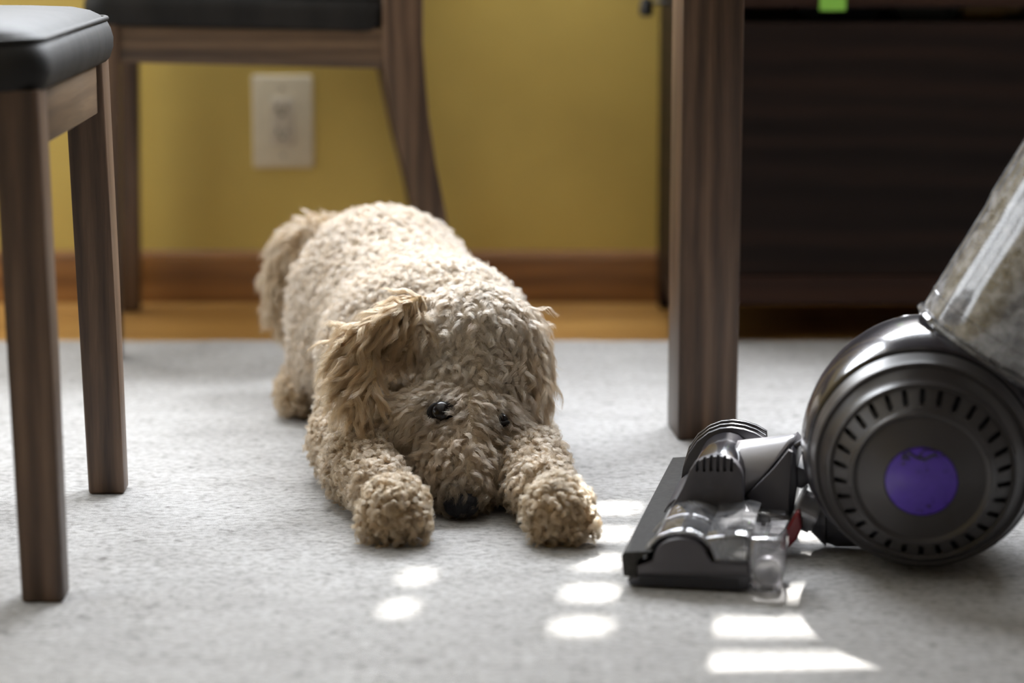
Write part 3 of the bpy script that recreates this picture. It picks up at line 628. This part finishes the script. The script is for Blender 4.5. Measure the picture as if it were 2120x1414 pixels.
# ribbed collar behind the barrel
for i, (y, g) in enumerate(((0.100, 0.0), (0.107, 0.0022), (0.114, 0.0040))):
    cp = [(1409, 998), (1413, 970), (1424, 941), (1442, 915), (1466, 896), (1490, 887), (1514, 885), (1540, 889), (1563, 897), (1583, 909), (1586, 960), (1586, 1000)]
    pl_ = VP(cp, 0.100); mx_ = (pl_[0][0] + pl_[-1][0]) / 2
    obj('collar_ring', prism(bmesh.new(), [(mx_ + (x - mx_) * (1 + g * 6), z + (g if z > 0.05 else 0)) for x, z in pl_], y, y + 0.0058, 0.0012), M['v_shell'] if i else M['v_dark'], vac, 45)
obj('far_brush_housing', prism(bmesh.new(), [(c0[0] - 0.031 * math.cos(t), c0[1] + AR * 1.15 * math.sin(t)) for t in np.linspace(0, math.pi, 20)], 0.004, N1 - 0.004, 0.001), M['v_dark'], vac, 50)
# neck: pointed half pipe running back to the ball
yc = 0.062
xa, za = V(1535, 962, yc); xb, zb_ = V(1648, 899, yc); rN = 0.034
bm = bmesh.new(); rows = []
for th in np.linspace(-2.0, 2.0, 26):
    xe = xa + (xb - xa) * max(0.12, (1 - (abs(th) / 2.05) ** 1.7)); row = []
    for t in np.linspace(0, 1, 12):
        x = xa - 0.004 + (xe - xa + 0.004) * t; rr2 = rN * (1 - 0.10 * t)
        zc_ = (za - 0.012) + (zb_ - rN * 0.9 - (za - 0.012)) * min(1, (x - xa) / (xb - xa))
        row.append(bm.verts.new((x, yc - rr2 * math.sin(th), zc_ + rr2 * math.cos(th))))
    rows.append(row)
for a, b2 in zip(rows, rows[1:]):
    for k in range(11): bm.faces.new((a[k], a[k+1], b2[k+1], b2[k]))
nk = obj('neck_shell', bm, M['v_neck'], vac, 60); md = nk.modifiers.new('wall', 'SOLIDIFY'); md.thickness = 0.002
# smoked side panel, hinge bits, red clip, clear collar
obj('smoked_panel', prism(bmesh.new(), VP([(1546, 1026), (1600, 972), (1632, 932), (1640, 936), (1637, 985), (1631, 1070), (1600, 1058), (1560, 1046)], 0.015), 0.015, 0.021, 0.0008), M['v_grey'], vac, 40)
obj('neck_core', prism(bmesh.new(), VP([(1540, 1030), (1640, 930), (1648, 940), (1652, 1000), (1640, 1075), (1560, 1080)], 0.03), 0.026, 0.105, 0.002), M['v_dark'], vac, 40)
obj('hinge_arm', tube(bmesh.new(), [(V(px, py, 0.05)[0], 0.05, V(px, py, 0.05)[1]) for px, py in ((1642, 945), (1648, 922), (1658, 916), (1668, 925))], 0.003, 8), M['v_grey'], vac, 60)
obj('hinge_block', prism(bmesh.new(), VP([(1640, 985), (1652, 966), (1668, 972), (1676, 1000), (1660, 1012), (1638, 1006)], 0.03), 0.03, 0.08, 0.001), M['v_dark'], vac, 40)
c1 = V(1640, 1046, 0.0); c2 = V(1668, 1012, 0.0)
p1_ = Vector((V(1646, 1048, 0.02)[0], 0.02, V(1646, 1048, 0.02)[1])); p2_ = Vector((V(1688, 1068, 0.02)[0], 0.02, V(1688, 1068, 0.02)[1]))
bm = bmesh.new(); tube(bm, [p1_, p1_ * 0.86 + p2_ * 0.14, p1_ * 0.85 + p2_ * 0.15, p2_], [(0.0215, 0.0215), (0.0215, 0.0215), (0.0175, 0.0175), (0.0165, 0.0165)], 28)
obj('hose_collar', bm, M['v_clear'], vac, 40)
bm = bmesh.new(); tube(bm, [p1_ + (p2_ - p1_) * 0.05, p2_ + (p2_ - p1_) * 0.1], 0.0145, 24)
obj('hose_cuff', bm, M['v_silver'], vac, 40)
obj('red_clip', prism(bmesh.new(), VP([(1650, 1056), (1657, 1058), (1661, 1090), (1650, 1114), (1632, 1134), (1626, 1140), (1614, 1132), (1619, 1108), (1632, 1088)], -0.004), -0.010, 0.002, 0.0022, 3), M['v_red'], vac, 50)
obj('clear_elbow', prism(bmesh.new(), VP([(1548, 1088), (1565, 1060), (1625, 1066), (1640, 1090), (1614, 1132), (1600, 1140), (1548, 1130)], 0.0), 0.0, 0.05, 0.004, 3), M['v_clear'], vac, 50)
obj('switch_peg', prism(bmesh.new(), VP([(1570, 1066), (1592, 1066), (1594, 1082), (1570, 1082)], 0.01), 0.01, 0.022, 0.001), M['v_black'], vac, 40)
obj('red_spot', prism(bmesh.new(), VP([(1566, 1108), (1596, 1106), (1598, 1118), (1568, 1118)], 0.02), 0.02, 0.024, 0.001), M['v_red'], vac, 40)
obj('clear_duct', prism(bmesh.new(), VP([(1462, 1114), (1530, 1106), (1552, 1112), (1552, 1168), (1480, 1166), (1470, 1150)], N0 + 0.004), N0 + 0.004, 0.0, 0.003, 3), M['v_clear'], vac, 50)
wc = VP([(1553, 1116), (1612, 1117), (1621, 1122), (1625, 1134), (1624, 1180), (1617, 1216), (1608, 1229), (1560, 1231), (1553, 1210), (1551, 1170)], N0)
obj('clear_wheel_cover', prism(bmesh.new(), [(x, max(z, 0.002)) for x, z in wc], N0, N0 + 0.045, 0.003, 3), M['v_clear'], vac, 50)
wx_, wz_ = V(1588, 1200, N0 + 0.02)
obj('small_wheel', lathe(bmesh.new(), [(0.0, 0.0), (0.0, 0.010), (0.002, 0.012), (0.012, 0.012), (0.014, 0.010), (0.014, 0.0)], 28, lambda a, r, th: (wx_ + r*math.cos(th), N0 + 0.03 - a, 0.0135 + r*math.sin(th))), M['v_silver'], vac, 40)
# ribbed hose tucked under the ball
hpts = [(V(px, py, 0.03)[0], 0.03, V(px, py, 0.03)[1]) for px, py in ((1680, 1072), (1700, 1085), (1735, 1100), (1785, 1112))]
hz = [(x, y, max(z, 0.030)) for x, y, z in hpts]
ho = obj('hose', tube(bmesh.new(), hz, [0.013, 0.023, 0.027, 0.026], 24), M['v_dark'], vac, 60)
for q_, t in enumerate(np.linspace(0.06, 0.55, 8)):
    a = Vector(hz[0]).lerp(Vector(hz[2]), t); d = (Vector(hz[2]) - Vector(hz[0])).normalized() * 0.0014
    obj('hose_rib', tube(bmesh.new(), [a - d, a - d * 0.4, a + d * 0.4, a + d], [(0.014 + 0.0015 * q_) + e_ for e_ in (0.0, 0.0026, 0.0026, 0.0)], 24), M['v_dark'], ho, 60)

# ================================================================== dog
PR = []                                  # (group, kind, params)
def A3(v): return np.array(v, dtype=float)
def ell(g, c, r, R=None): PR.append((g, 'e', A3(c), A3(r), None if R is None else np.array(R)))
def cap(g, pts, rs):
    for i in range(len(pts) - 1): PR.append((g, 'c', A3(pts[i]), A3(pts[i+1]), (rs[i], rs[i+1])))
def basis(x, z):
    """rotation with given local x and approximate local z (columns)"""
    x = Vector(x).normalized(); z = Vector(z); z = (z - x * z.dot(x)).normalized(); y = z.cross(x)
    return np.array([[x.x, y.x, z.x], [x.y, y.y, z.y], [x.z, y.z, z.z]])
GR = ['body', 'crown', 'face', 'muzzle', 'ear', 'leg', 'paw', 'tail']
# trunk
cap('body', [(-0.085, 2.45, 0.100), (-0.112, 2.56, 0.106), (-0.142, 2.66, 0.112)], [0.093, 0.096, 0.104])
ell('body', (-0.142, 2.655, 0.118), (0.103, 0.12, 0.111))
ell('body', (-0.088, 2.46, 0.100), (0.113, 0.105, 0.096))
ell('body', (-0.198, 2.64, 0.062), (0.048, 0.10, 0.064))          # near thigh
ell('body', (-0.075, 2.66, 0.060), (0.05, 0.10, 0.06))
cap('body', [(-0.062, 2.44, 0.118), (-0.046, 2.375, 0.118)], [0.078, 0.066])      # neck
# head
hc = A3(at(987, 722, 2.315)); ell('crown', hc, (0.066, 0.068, 0.066))
ell('crown', A3(at(985, 790, 2.275)), (0.056, 0.045, 0.040))      # brow
fc = A3(at(932, 882, 2.244)); ell('face', fc, (0.077, 0.050, 0.045))
mb = A3(at(950, 905, 2.232)); mt = A3(at(952, 985, 2.196)); mt[2] = max(mt[2], 0.036)
cap('muzzle', [mb, mt], [0.043, 0.039])
cap('muzzle', [mt, (-0.047, 2.170, 0.026)], [0.033, 0.0235])
ell('muzzle', (mt[0] - 0.003, mt[1] + 0.004, 0.030), (0.044, 0.030, 0.030))
# ears: flat flaps hung from the sides of the crown
e_top = at(850, 640, 2.310); e_mid = at(742, 712, 2.262); e_low = at(744, 820, 2.226)
for a, b2, wd in ((e_top, e_mid, 0.036), (e_mid, e_low, 0.0205)):
    d = b2 - a; ell('ear', A3((a + b2) / 2), (d.length * 0.5 + 0.022, 0.011, wd), basis(d, Vector((1, 0, 0.9)) if a is e_top else Vector((1, 0, 0))))
ell('ear', A3(at(838, 700, 2.288)), (0.022, 0.016, 0.024))
f_top = at(1096, 672, 2.322); f_low = at(1101, 836, 2.280); d = f_low - f_top
ell('ear', A3((f_top + f_low) / 2), (d.length * 0.5 + 0.014, 0.034, 0.0155), basis(d, Vector((1, -0.35, 0))))
# forelegs
cap('leg', [(-0.146, 2.43, 0.085), (-0.156, 2.315, 0.038)], [0.052, 0.040])
cap('leg', [(-0.156, 2.315, 0.037), (-0.140, 2.225, 0.034), (-0.119, 2.145, 0.032)], [0.038, 0.034, 0.031])
ell('paw', (-0.1045, 2.094, 0.030), (0.0325, 0.040, 0.030))
cap('leg', [(-0.022, 2.43, 0.068), (0.004, 2.32, 0.035)], [0.046, 0.035])
cap('leg', [(0.004, 2.32, 0.034), (0.016, 2.225, 0.033), (0.027, 2.145, 0.032)], [0.035, 0.034, 0.032])
ell('paw', (0.041, 2.092, 0.030), (0.0335, 0.040, 0.030))
for pc, dx in (((-0.1045, 2.094), 0.0), ((0.041, 2.092), 0.004)):   # toes
    for k in (-1.5, -0.5, 0.5, 1.5):
        ell('paw', (pc[0] + dx + k * 0.0152, pc[1] - 0.027 + abs(k) * 0.006, 0.016), (0.0105, 0.017, 0.0145))
# hind paw
ell('paw', (-0.236, 2.610, 0.027), (0.026, 0.045, 0.027)); cap('paw', [(-0.232, 2.63, 0.030), (-0.20, 2.70, 0.035)], [0.026, 0.03])
# tail
TY = 2.765
tp = [A3(at(735, 520, 2.75)), A3(at(696, 492, TY)), A3(at(648, 488, TY)), A3(at(607, 520, TY)), A3(at(588, 580, TY)), A3(at(588, 640, TY)), A3(at(603, 705, TY))]
cap('tail', tp, [0.024, 0.024, 0.025, 0.026, 0.025, 0.021, 0.014])

OFF = {'body': 0.0085, 'crown': 0.0075, 'face': 0.005, 'muzzle': 0.006, 'ear': 0.003, 'leg': 0.007, 'paw': 0.0065, 'tail': 0.009}
EYE_PX = (912, 848); EYE2_PX = (1041, 868)
CUT = []                                  # eye sockets, filled below
def sdf(P, groups=False):
    ds = []
    for g, kind, a, b2, c in PR:
        if kind == 'e':
            q = P - a
            if c is not None: q = q @ c
            k0 = np.linalg.norm(q / b2, axis=-1); k1 = np.linalg.norm(q / (b2 * b2), axis=-1) + 1e-9
            d = k0 * (k0 - 1) / k1
        else:
            ba = b2 - a; t = np.clip(((P - a) @ ba) / (ba @ ba), 0, 1)
            d = np.linalg.norm(P - a - t[..., None] * ba, axis=-1) - (c[0] + (c[1] - c[0]) * t)
        ds.append(d + OFF[g])
    out = {}
    for g in GR:
        dd = np.stack([d for d, p in zip(ds, PR) if p[0] == g]); k = 0.010 if g in ('body', 'leg') else 0.006
        m = dd.min(0); out[g] = m - k * np.log(np.exp(-(dd - m) / k).sum(0))
    G = np.stack([out[g] for g in GR]); k = 0.006; m = G.min(0)
    D = m - k * np.log(np.exp(-(G - m) / k).sum(0))
    for c, r in CUT:
        dc = r - np.linalg.norm(P - c, axis=-1); kk = 0.003; h = np.clip(0.5 + 0.5 * (dc - D) / kk, 0, 1); D = D + (dc - D) * h + kk * h * (1 - h)
    D = np.maximum(D, 0.0015 - P[..., 2])
    return (D, G) if groups else D
def march(px, py):
    o = np.array(CAM); d = np.array(ray(px, py).normalized()); t = 1.9
    for _ in range(90):
        v = sdf((o + d * t)[None])[0]
        if v < 2e-4: break
        t += v * 0.8
    return o + d * t
def grad(P, h=0.0015):
    g = np.stack([sdf(P + np.array(e) * h) - sdf(P - np.array(e) * h) for e in np.eye(3)], -1)
    return g / (np.linalg.norm(g, axis=-1, keepdims=True) + 1e-9)
E1 = march(*EYE_PX); E1n = grad(E1[None])[0]; E2 = march(*EYE2_PX); E2n = grad(E2[None])[0]
CUT += [(E1 + E1n * 0.004, 0.0145), (E2 + E2n * 0.0045, 0.0095)]

def surface_nets(Vv, org, h):
    s = Vv < 0; nx, ny, nz = Vv.shape
    def cor(a, dx, dy, dz): return a[dx:nx-1+dx, dy:ny-1+dy, dz:nz-1+dz]
    cnt = sum(cor(s, i, j, k).astype(np.int8) for i in (0, 1) for j in (0, 1) for k in (0, 1))
    act = (cnt > 0) & (cnt < 8); idx = -np.ones(act.shape, np.int64); n = act.sum(); idx[act] = np.arange(n)
    acc = np.zeros((n, 3)); num = np.zeros(n)
    cs = [(i, j, k) for i in (0, 1) for j in (0, 1) for k in (0, 1)]
    for p in cs:
        for ax_ in range(3):
            if p[ax_] == 0:
                q = list(p); q[ax_] = 1
                v0 = cor(Vv, *p)[act]; v1 = cor(Vv, *q)[act]; cr = (v0 < 0) != (v1 < 0)
                t = np.where(cr, v0 / np.where(cr, v0 - v1, 1), 0)
                pos = np.tile(np.array(p, float), (n, 1)); pos[:, ax_] += t
                acc[cr] += pos[cr]; num[cr] += 1
    base_ = np.stack(np.nonzero(act), -1).astype(float)
    verts = (base_ + acc / num[:, None]) * h + org
    quads = []
    for ax_ in range(3):
        u, w = [(1, 2), (2, 0), (0, 1)][ax_]
        sl0 = [slice(1, -1)] * 3; sl1 = [slice(1, -1)] * 3; sl0[ax_] = slice(0, -1); sl1[ax_] = slice(1, None)
        a = s[tuple(sl0)]; b3 = s[tuple(sl1)]; e = np.stack(np.nonzero(a != b3), -1); flip = a[a != b3]
        off = np.ones(3, int); off[ax_] = 0; e = e + off
        def cell(du, dw):
            c = e.copy(); c[:, u] += du; c[:, w] += dw; return idx[c[:, 0], c[:, 1], c[:, 2]]
        q = np.stack([cell(-1, -1), cell(0, -1), cell(0, 0), cell(-1, 0)], -1)
        q[~flip] = q[~flip][:, ::-1]; quads.append(q)
    return verts, np.concatenate(quads)
hG = 0.0045; lo = np.array([-0.335, 2.04, -0.012]); hi = np.array([0.125, 2.84, 0.262])
gs = [np.arange(lo[i], hi[i], hG) for i in range(3)]
Pg = np.stack(np.meshgrid(*gs, indexing='ij'), -1)
vals = np.empty(Pg.shape[:3])
for i in range(0, Pg.shape[0], 16): vals[i:i+16] = sdf(Pg[i:i+16])
verts, quads = surface_nets(vals, lo, hG)

DOG0 = np.array([-0.09, 2.40, 0.0])
dog = empty('dog', DOG0, 0, 'curly cream-coloured dog lying on the rug with its nose down between its paws', 'dog')
me = bpy.data.meshes.new('body'); me.from_pydata((verts - DOG0).tolist(), [], quads.tolist()); me.update()
me.polygons.foreach_set('use_smooth', [True] * len(me.polygons))
# coat colour by region
COL = {'body': (0.56, 0.465, 0.35), 'crown': (0.555, 0.46, 0.345), 'face': (0.51, 0.40, 0.275), 'muzzle': (0.45, 0.34, 0.225), 'ear': (0.47, 0.315, 0.155), 'leg': (0.46, 0.345, 0.22), 'paw': (0.43, 0.31, 0.18), 'tail': (0.48, 0.36, 0.225)}
CM = np.array([COL[g] for g in GR])
def region(P):
    D, G = sdf(P, True); w = np.exp(-(G - G.min(0)) / 0.007); w /= w.sum(0); return w.T        # (N, groups)
NOSE = np.array(gnd(955, 1046, 0.0145)); 
def coat(P, w):
    c = w @ CM
    for q, rr, k, tone in ((E1, 0.024, 0.85, (0.10, 0.06, 0.035)), (E2, 0.022, 0.6, (0.12, 0.075, 0.045)), (NOSE, 0.030, 0.85, (0.055, 0.036, 0.024))):
        f = np.clip(1.25 - np.linalg.norm(P - q, axis=-1) / rr, 0, 1)[:, None] * k; c = c * (1 - f) + np.array(tone) * f
    return c
wv = region(verts); cv = coat(verts, wv) * 0.75
ca = me.color_attributes.new('coat', 'FLOAT_COLOR', 'POINT'); ca.data.foreach_set('color', np.concatenate([cv, np.ones((len(cv), 1))], 1).astype(np.float32).ravel())
m, nt, b, L = mat('dog_skin'); at_ = node(nt, 'ShaderNodeAttribute', attribute_name='coat')
n = node(nt, 'ShaderNodeTexNoise', Scale=220.0, Detail=4.0); L(coords(nt), n.inputs['Vector'])
bp = node(nt, 'ShaderNodeBump', Strength=0.6, Distance=0.003); L(n.outputs['Fac'], bp.inputs['Height']); L(bp.outputs[0], b.inputs['Normal'])
L(at_.outputs['Color'], b.inputs['Base Color']); b.inputs['Roughness'].default_value = 0.95; b.inputs['Specular IOR Level'].default_value = 0.1; M['skin'] = m
meshobj('body', me, M['skin'], dog)

# ---------- fur, strand by strand, gathered in curled locks
tri = np.concatenate([quads[:, [0, 1, 2]], quads[:, [0, 2, 3]]]); tv = verts[tri]
area = 0.5 * np.linalg.norm(np.cross(tv[:, 1] - tv[:, 0], tv[:, 2] - tv[:, 0]), axis=-1)
def sample(n, wt):
    p = area * wt; p = p / p.sum(); t = rng.choice(len(tri), n, p=p); r1 = np.sqrt(rng.random(n)); r2 = rng.random(n)
    v = tv[t]; return v[:, 0] * (1 - r1)[:, None] + v[:, 1] * (r1 * (1 - r2))[:, None] + v[:, 2] * (r1 * r2)[:, None]
tc = tv.mean(1); ok = (tc[:, 2] > 0.004).astype(float)
# fewer strands on the side turned to the wall
nrm_t = np.cross(tv[:, 1] - tv[:, 0], tv[:, 2] - tv[:, 0]); nrm_t /= np.linalg.norm(nrm_t, axis=-1, keepdims=True) + 1e-12
facing = np.einsum('ij,ij->i', nrm_t, -(tc - np.array(CAM)) / np.linalg.norm(tc - np.array(CAM), axis=-1, keepdims=True))
wt = ok * np.where(facing < -0.25, 0.35, 1.0)
wtri = region(tc); dens = {'body': 0.9, 'crown': 1.25, 'face': 1.5, 'muzzle': 1.5, 'ear': 1.6, 'leg': 1.1, 'paw': 1.2, 'tail': 1.0}
wt = wt * (wtri @ np.array([dens[g] for g in GR]))
cand = sample(36000, wt)
spw = {'body': 0.0047, 'crown': 0.0050, 'face': 0.0040, 'muzzle': 0.0050, 'ear': 0.0052, 'leg': 0.0050, 'paw': 0.0058, 'tail': 0.0052}
spc = region(cand) @ np.array([spw[g] for g in GR])
cell = {}; keep = []
for i, (p, sp) in enumerate(zip(cand, spc)):
    kx = (int(p[0] / 0.007), int(p[1] / 0.007), int(p[2] / 0.007)); bad = False
    for dx in (-1, 0, 1):
        for dy in (-1, 0, 1):
            for dz in (-1, 0, 1):
                for j in cell.get((kx[0]+dx, kx[1]+dy, kx[2]+dz), ()):
                    q = cand[j]
                    if (p[0]-q[0])**2 + (p[1]-q[1])**2 + (p[2]-q[2])**2 < sp * sp * 0.64: bad = True; break
                if bad: break
            if bad: break
        if bad: break
    if not bad: cell.setdefault(kx, []).append(i); keep.append(i)
cl = cand[keep]; NC = len(cl)
NH = 380000; roots = sample(NH, wt)
# keep the eyes and the nose free
clearr = lambda P: (np.linalg.norm(P - E1, axis=-1) > 0.0115) & (np.linalg.norm(P - E2, axis=-1) > 0.0075) & (np.linalg.norm(P - NOSE, axis=-1) > 0.0125)
roots = roots[clearr(roots)]; NH = len(roots)
kd = kdtree.KDTree(NC)
for i, p in enumerate(cl): kd.insert(p, i)
kd.balance(); own = np.array([kd.find(p)[1] for p in roots])
# per-lock parameters
pr = {          # length, lay, curl radius, turns, clumping, stray
    'body':   (0.0145, 0.50, 0.0020, 1.20, 0.62, 0.0008),
    'crown':  (0.0250, 0.80, 0.0030, 1.45, 0.74, 0.0009),
    'face':   (0.0125, 0.64, 0.0010, 0.60, 0.40, 0.0010),
    'muzzle': (0.0210, 0.74, 0.0024, 1.1, 0.70, 0.0010),
    'ear':    (0.0390, 0.80, 0.0021, 1.25, 0.66, 0.0014),
    'leg':    (0.0140, 0.52, 0.0026, 1.25, 0.74, 0.0007),
    'paw':    (0.0125, 0.52, 0.0030, 1.10, 0.72, 0.0008),
    'tail':   (0.0190, 0.45, 0.0014, 0.80, 0.45, 0.0014)}
wc_ = region(cl); prm = wc_ @ np.array([pr[g] for g in GR]); nc = grad(cl)
Lc = prm[:, 0] * rng.uniform(0.75, 1.25, NC); lay = np.clip(prm[:, 1] + rng.normal(0, 0.10, NC), 0, 0.93); rc = prm[:, 2] * rng.uniform(0.6, 1.4, NC); turns = prm[:, 3] * rng.uniform(0.7, 1.3, NC) * rng.choice([-1, 1], NC)
# which way the coat lies, per region
flow = {'body': (0, 0.3, -1), 'crown': (0, -0.8, -0.8), 'face': (0, -0.1, -0.9), 'muzzle': (0, -0.6, -0.8), 'ear': (-0.25, -0.25, -1), 'leg': (0, -0.8, -0.5), 'paw': (0, -1, -0.4), 'tail': (-0.2, 0, -0.6)}
fl = wc_ @ np.array([flow[g] for g in GR], float)
side = np.sign(cl[:, 0] - (hc[0] - 0.004)); gi = {g: i for i, g in enumerate(GR)}
fl[:, 0] += side * (0.9 * wc_[:, gi['face']] + 0.75 * wc_[:, gi['muzzle']] + 0.25 * wc_[:, gi['crown']])
le = wc_[:, gi['ear']] * (cl[:, 0] < hc[0]); fl[:, 0] -= le * 0.75 * (cl[:, 2] > 0.115); fl[:, 0] += wc_[:, gi['ear']] * (cl[:, 0] > hc[0]) * 0.22
jit = np.array([{'body': 0.7, 'crown': 0.40, 'face': 0.22, 'muzzle': 0.42, 'ear': 0.30, 'leg': 0.75, 'paw': 0.8, 'tail': 0.4}[g] for g in GR])
fl = fl / (np.linalg.norm(fl, axis=-1, keepdims=True) + 1e-9) + rng.normal(0, 1, (NC, 3)) * (wc_ @ jit)[:, None]
fl = fl - nc * np.einsum('ij,ij->i', fl, nc)[:, None]; fl /= np.linalg.norm(fl, axis=-1, keepdims=True) + 1e-9
bd = nc * (1 - lay)[:, None] + fl * lay[:, None]; bd /= np.linalg.norm(bd, axis=-1, keepdims=True)
bu = np.cross(bd, nc) + 1e-6; bu /= np.linalg.norm(bu, axis=-1, keepdims=True); bw = np.cross(bd, bu)
ph = rng.uniform(0, 2 * np.pi, NC); K = 8; T = np.linspace(0, 1, K)
ang = ph[:, None] + 2 * np.pi * turns[:, None] * T
amp = rc[:, None] * np.minimum(1, T * 2.2)
sag = T ** 1.8
guide = bd[:, None, :] * (Lc[:, None] * T * (1 - 0.12 * T))[..., None] \
    + bu[:, None, :] * (amp * np.cos(ang) - (amp[:, :1] * np.cos(ang[:, :1])))[..., None] + bw[:, None, :] * (amp * np.sin(ang))[..., None]
guide += (nc * 0.0)[:, None, :] - np.array([0, 0, 1.0]) * (Lc[:, None] * sag * 0.18)[..., None]
guide += -(nc[:, None, :]) * (Lc[:, None] * lay[:, None] * 0.20 * T ** 2)[..., None]
# strands
cf = prm[own, 4] ; st = prm[own, 5]
sc = rng.uniform(0.72, 1.12, NH)
c_t = (T ** 0.8)[None, :] * cf[:, None]
pos = roots[:, None, :] + guide[own] * sc[:, None, None] + (cl[own] - roots)[:, None, :] * c_t[..., None]
pos += rng.normal(0, 1, (NH, 1, 3)) * (st[:, None] * T[None, :] ** 1.3)[..., None] + rng.normal(0, 1, (NH, K, 3)) * (st[:, None] * 0.16 * T[None, :])[..., None]
zmin = 0.0008 + 0.0006 * rng.random((NH, K)); pos[..., 2] = np.maximum(pos[..., 2], zmin)
wr = region(roots); colr = coat(roots, wr) * rng.uniform(0.86, 1.12, NH)[:, None] * (rng.uniform(0.84, 1.14, NC)[own])[:, None]
warm = rng.normal(0, 1, NC)[own][:, None] * np.array([0.0, -0.02, -0.05]); colr = np.clip(colr * (1 + warm), 0.01, 0.9)
hcv = bpy.data.hair_curves.new('fur'); hcv.add_curves([K] * NH)
hcv.position_data.foreach_set('vector', (pos - DOG0).astype(np.float32).ravel())
rad_t = np.tile((0.00014 * (1 - 0.75 * T ** 2)).astype(np.float32), NH)
ra = hcv.attributes.get('radius') or hcv.attributes.new('radius', 'FLOAT', 'POINT'); ra.data.foreach_set('value', rad_t)
cat_ = hcv.attributes.new('coat', 'FLOAT_COLOR', 'CURVE'); cat_.data.foreach_set('color', np.concatenate([colr, np.ones((NH, 1))], 1).astype(np.float32).ravel())
m = bpy.data.materials.new('fur'); m.use_nodes = True; nt = m.node_tree; nt.nodes.clear(); L = nt.links.new
out = nt.nodes.new('ShaderNodeOutputMaterial'); at_ = node(nt, 'ShaderNodeAttribute', attribute_name='coat')
df = nt.nodes.new('ShaderNodeBsdfDiffuse'); tl = nt.nodes.new('ShaderNodeBsdfTranslucent'); hr = nt.nodes.new('ShaderNodeBsdfHairPrincipled')
hr.parametrization = 'COLOR'; hr.inputs['Roughness'].default_value = 0.48; hr.inputs['Radial Roughness'].default_value = 0.55; hr.inputs['Coat'].default_value = 0.0
L(at_.outputs['Color'], hr.inputs['Color'])
L(at_.outputs['Color'], df.inputs[0]); L(at_.outputs['Color'], tl.inputs[0])
m1 = nt.nodes.new('ShaderNodeMixShader'); m1.inputs[0].default_value = 0.35; L(df.outputs[0], m1.inputs[1]); L(tl.outputs[0], m1.inputs[2])
m2 = nt.nodes.new('ShaderNodeMixShader'); m2.inputs[0].default_value = 0.55; L(m1.outputs[0], m2.inputs[1]); L(hr.outputs[0], m2.inputs[2]); L(m2.outputs[0], out.inputs[0])
hcv.materials.append(m); fo = bpy.data.objects.new('fur', hcv); C.objects.link(fo); fo.parent = dog; fo['kind'] = 'stuff'

# ---------- eyes and nose
M['eye'] = plain('dark_eye', (0.008, 0.005, 0.004), 0.22, spec=0.25); M['rim'] = plain('dark_eyelid', (0.010, 0.008, 0.007), 0.8, spec=0.2)
M['nose'] = plain('black_nose', (0.007, 0.006, 0.007), 0.55, spec=0.25, bump=0.5, nscale=420)
M['glint'] = plain('painted_glint', (0.06, 0.056, 0.06), 0.5)  # paler grey standing in for the reflection on the eye
def ball(bm, c, r, n=20):
    bmesh.ops.create_uvsphere(bm, u_segments=n, v_segments=n // 2 + 2, radius=1.0, matrix=Matrix.Translation(Vector(c)) @ Matrix.Diagonal((*r, 1)) if not isinstance(r, float) else Matrix.Translation(Vector(c)) @ Matrix.Scale(r, 4)); return bm
ec = E1 - E1n * 0.0075
ey = obj('eye', ball(bmesh.new(), ec - DOG0, 0.0120, 28), M['eye'], dog, 179)
def ring_pts(c, nv, r, a0, a1, n, squash=1.0, lift=0.0):
    nv = Vector(nv).normalized(); x = Vector((1, 0, 0)); x = (x - nv * x.dot(nv)).normalized(); y = nv.cross(x)
    if y.z < 0: y = -y
    return [Vector(c) + x * (r * math.cos(t)) + y * (r * squash * math.sin(t)) + nv * lift for t in np.linspace(a0, a1, n)]
tw = Vector(CAM) - Vector(ec); vn = (tw.normalized() * 0.72 + Vector(E1n) * 0.28).normalized()
lid = obj('eyelid', tube(bmesh.new(), [p - Vector(DOG0) for p in ring_pts(ec, vn, 0.0115, 0, 2 * math.pi, 30, 0.70, 0.0050)], 0.0026, 8), M['rim'], dog, 179)
obj('eye_glint', tube(bmesh.new(), [p - Vector(DOG0) for p in ring_pts(ec, vn, 0.0072, math.radians(165), math.radians(330), 18, 0.85, 0.0096)], 0.0003, 6), M['glint'], ey, 179)  # thin arc modelled as the eye's reflected glint, not part of the iris
ec2 = E2 - E2n * 0.0035
e2 = obj('eye', ball(bmesh.new(), ec2 - DOG0, 0.0070, 20), M['eye'], dog, 179)
pts = [p - Vector(DOG0) for p in ring_pts(ec2, (Vector(CAM) - Vector(ec2)).normalized(), 0.0085, math.radians(200), math.radians(340), 14, 0.35, 0.0068)]
obj('eyelid', tube(bmesh.new(), pts, [0.0008] + [0.0019] * 12 + [0.0008], 8), M['rim'], dog, 179)
bm = bmesh.new(); ball(bm, (0, 0, 0), 1.0, 32)
for v in bm.verts:
    x, y, z = v.co; sx = 0.0165 * (1 + 0.18 * max(0, z)); v.co = (x * sx, y * 0.0125, z * 0.0120)
    for s_ in (-1, 1):
        dn = (v.co - Vector((s_ * 0.0085, -0.012, -0.002))).length
        if dn < 0.006: v.co.y += (0.006 - dn) * 0.8
    if v.co.y < -0.006 and abs(v.co.x) < 0.0012: v.co.y += 0.0012
no = obj('nose', bm, M['nose'], dog, 179); no.location = Vector(NOSE) - Vector(DOG0)
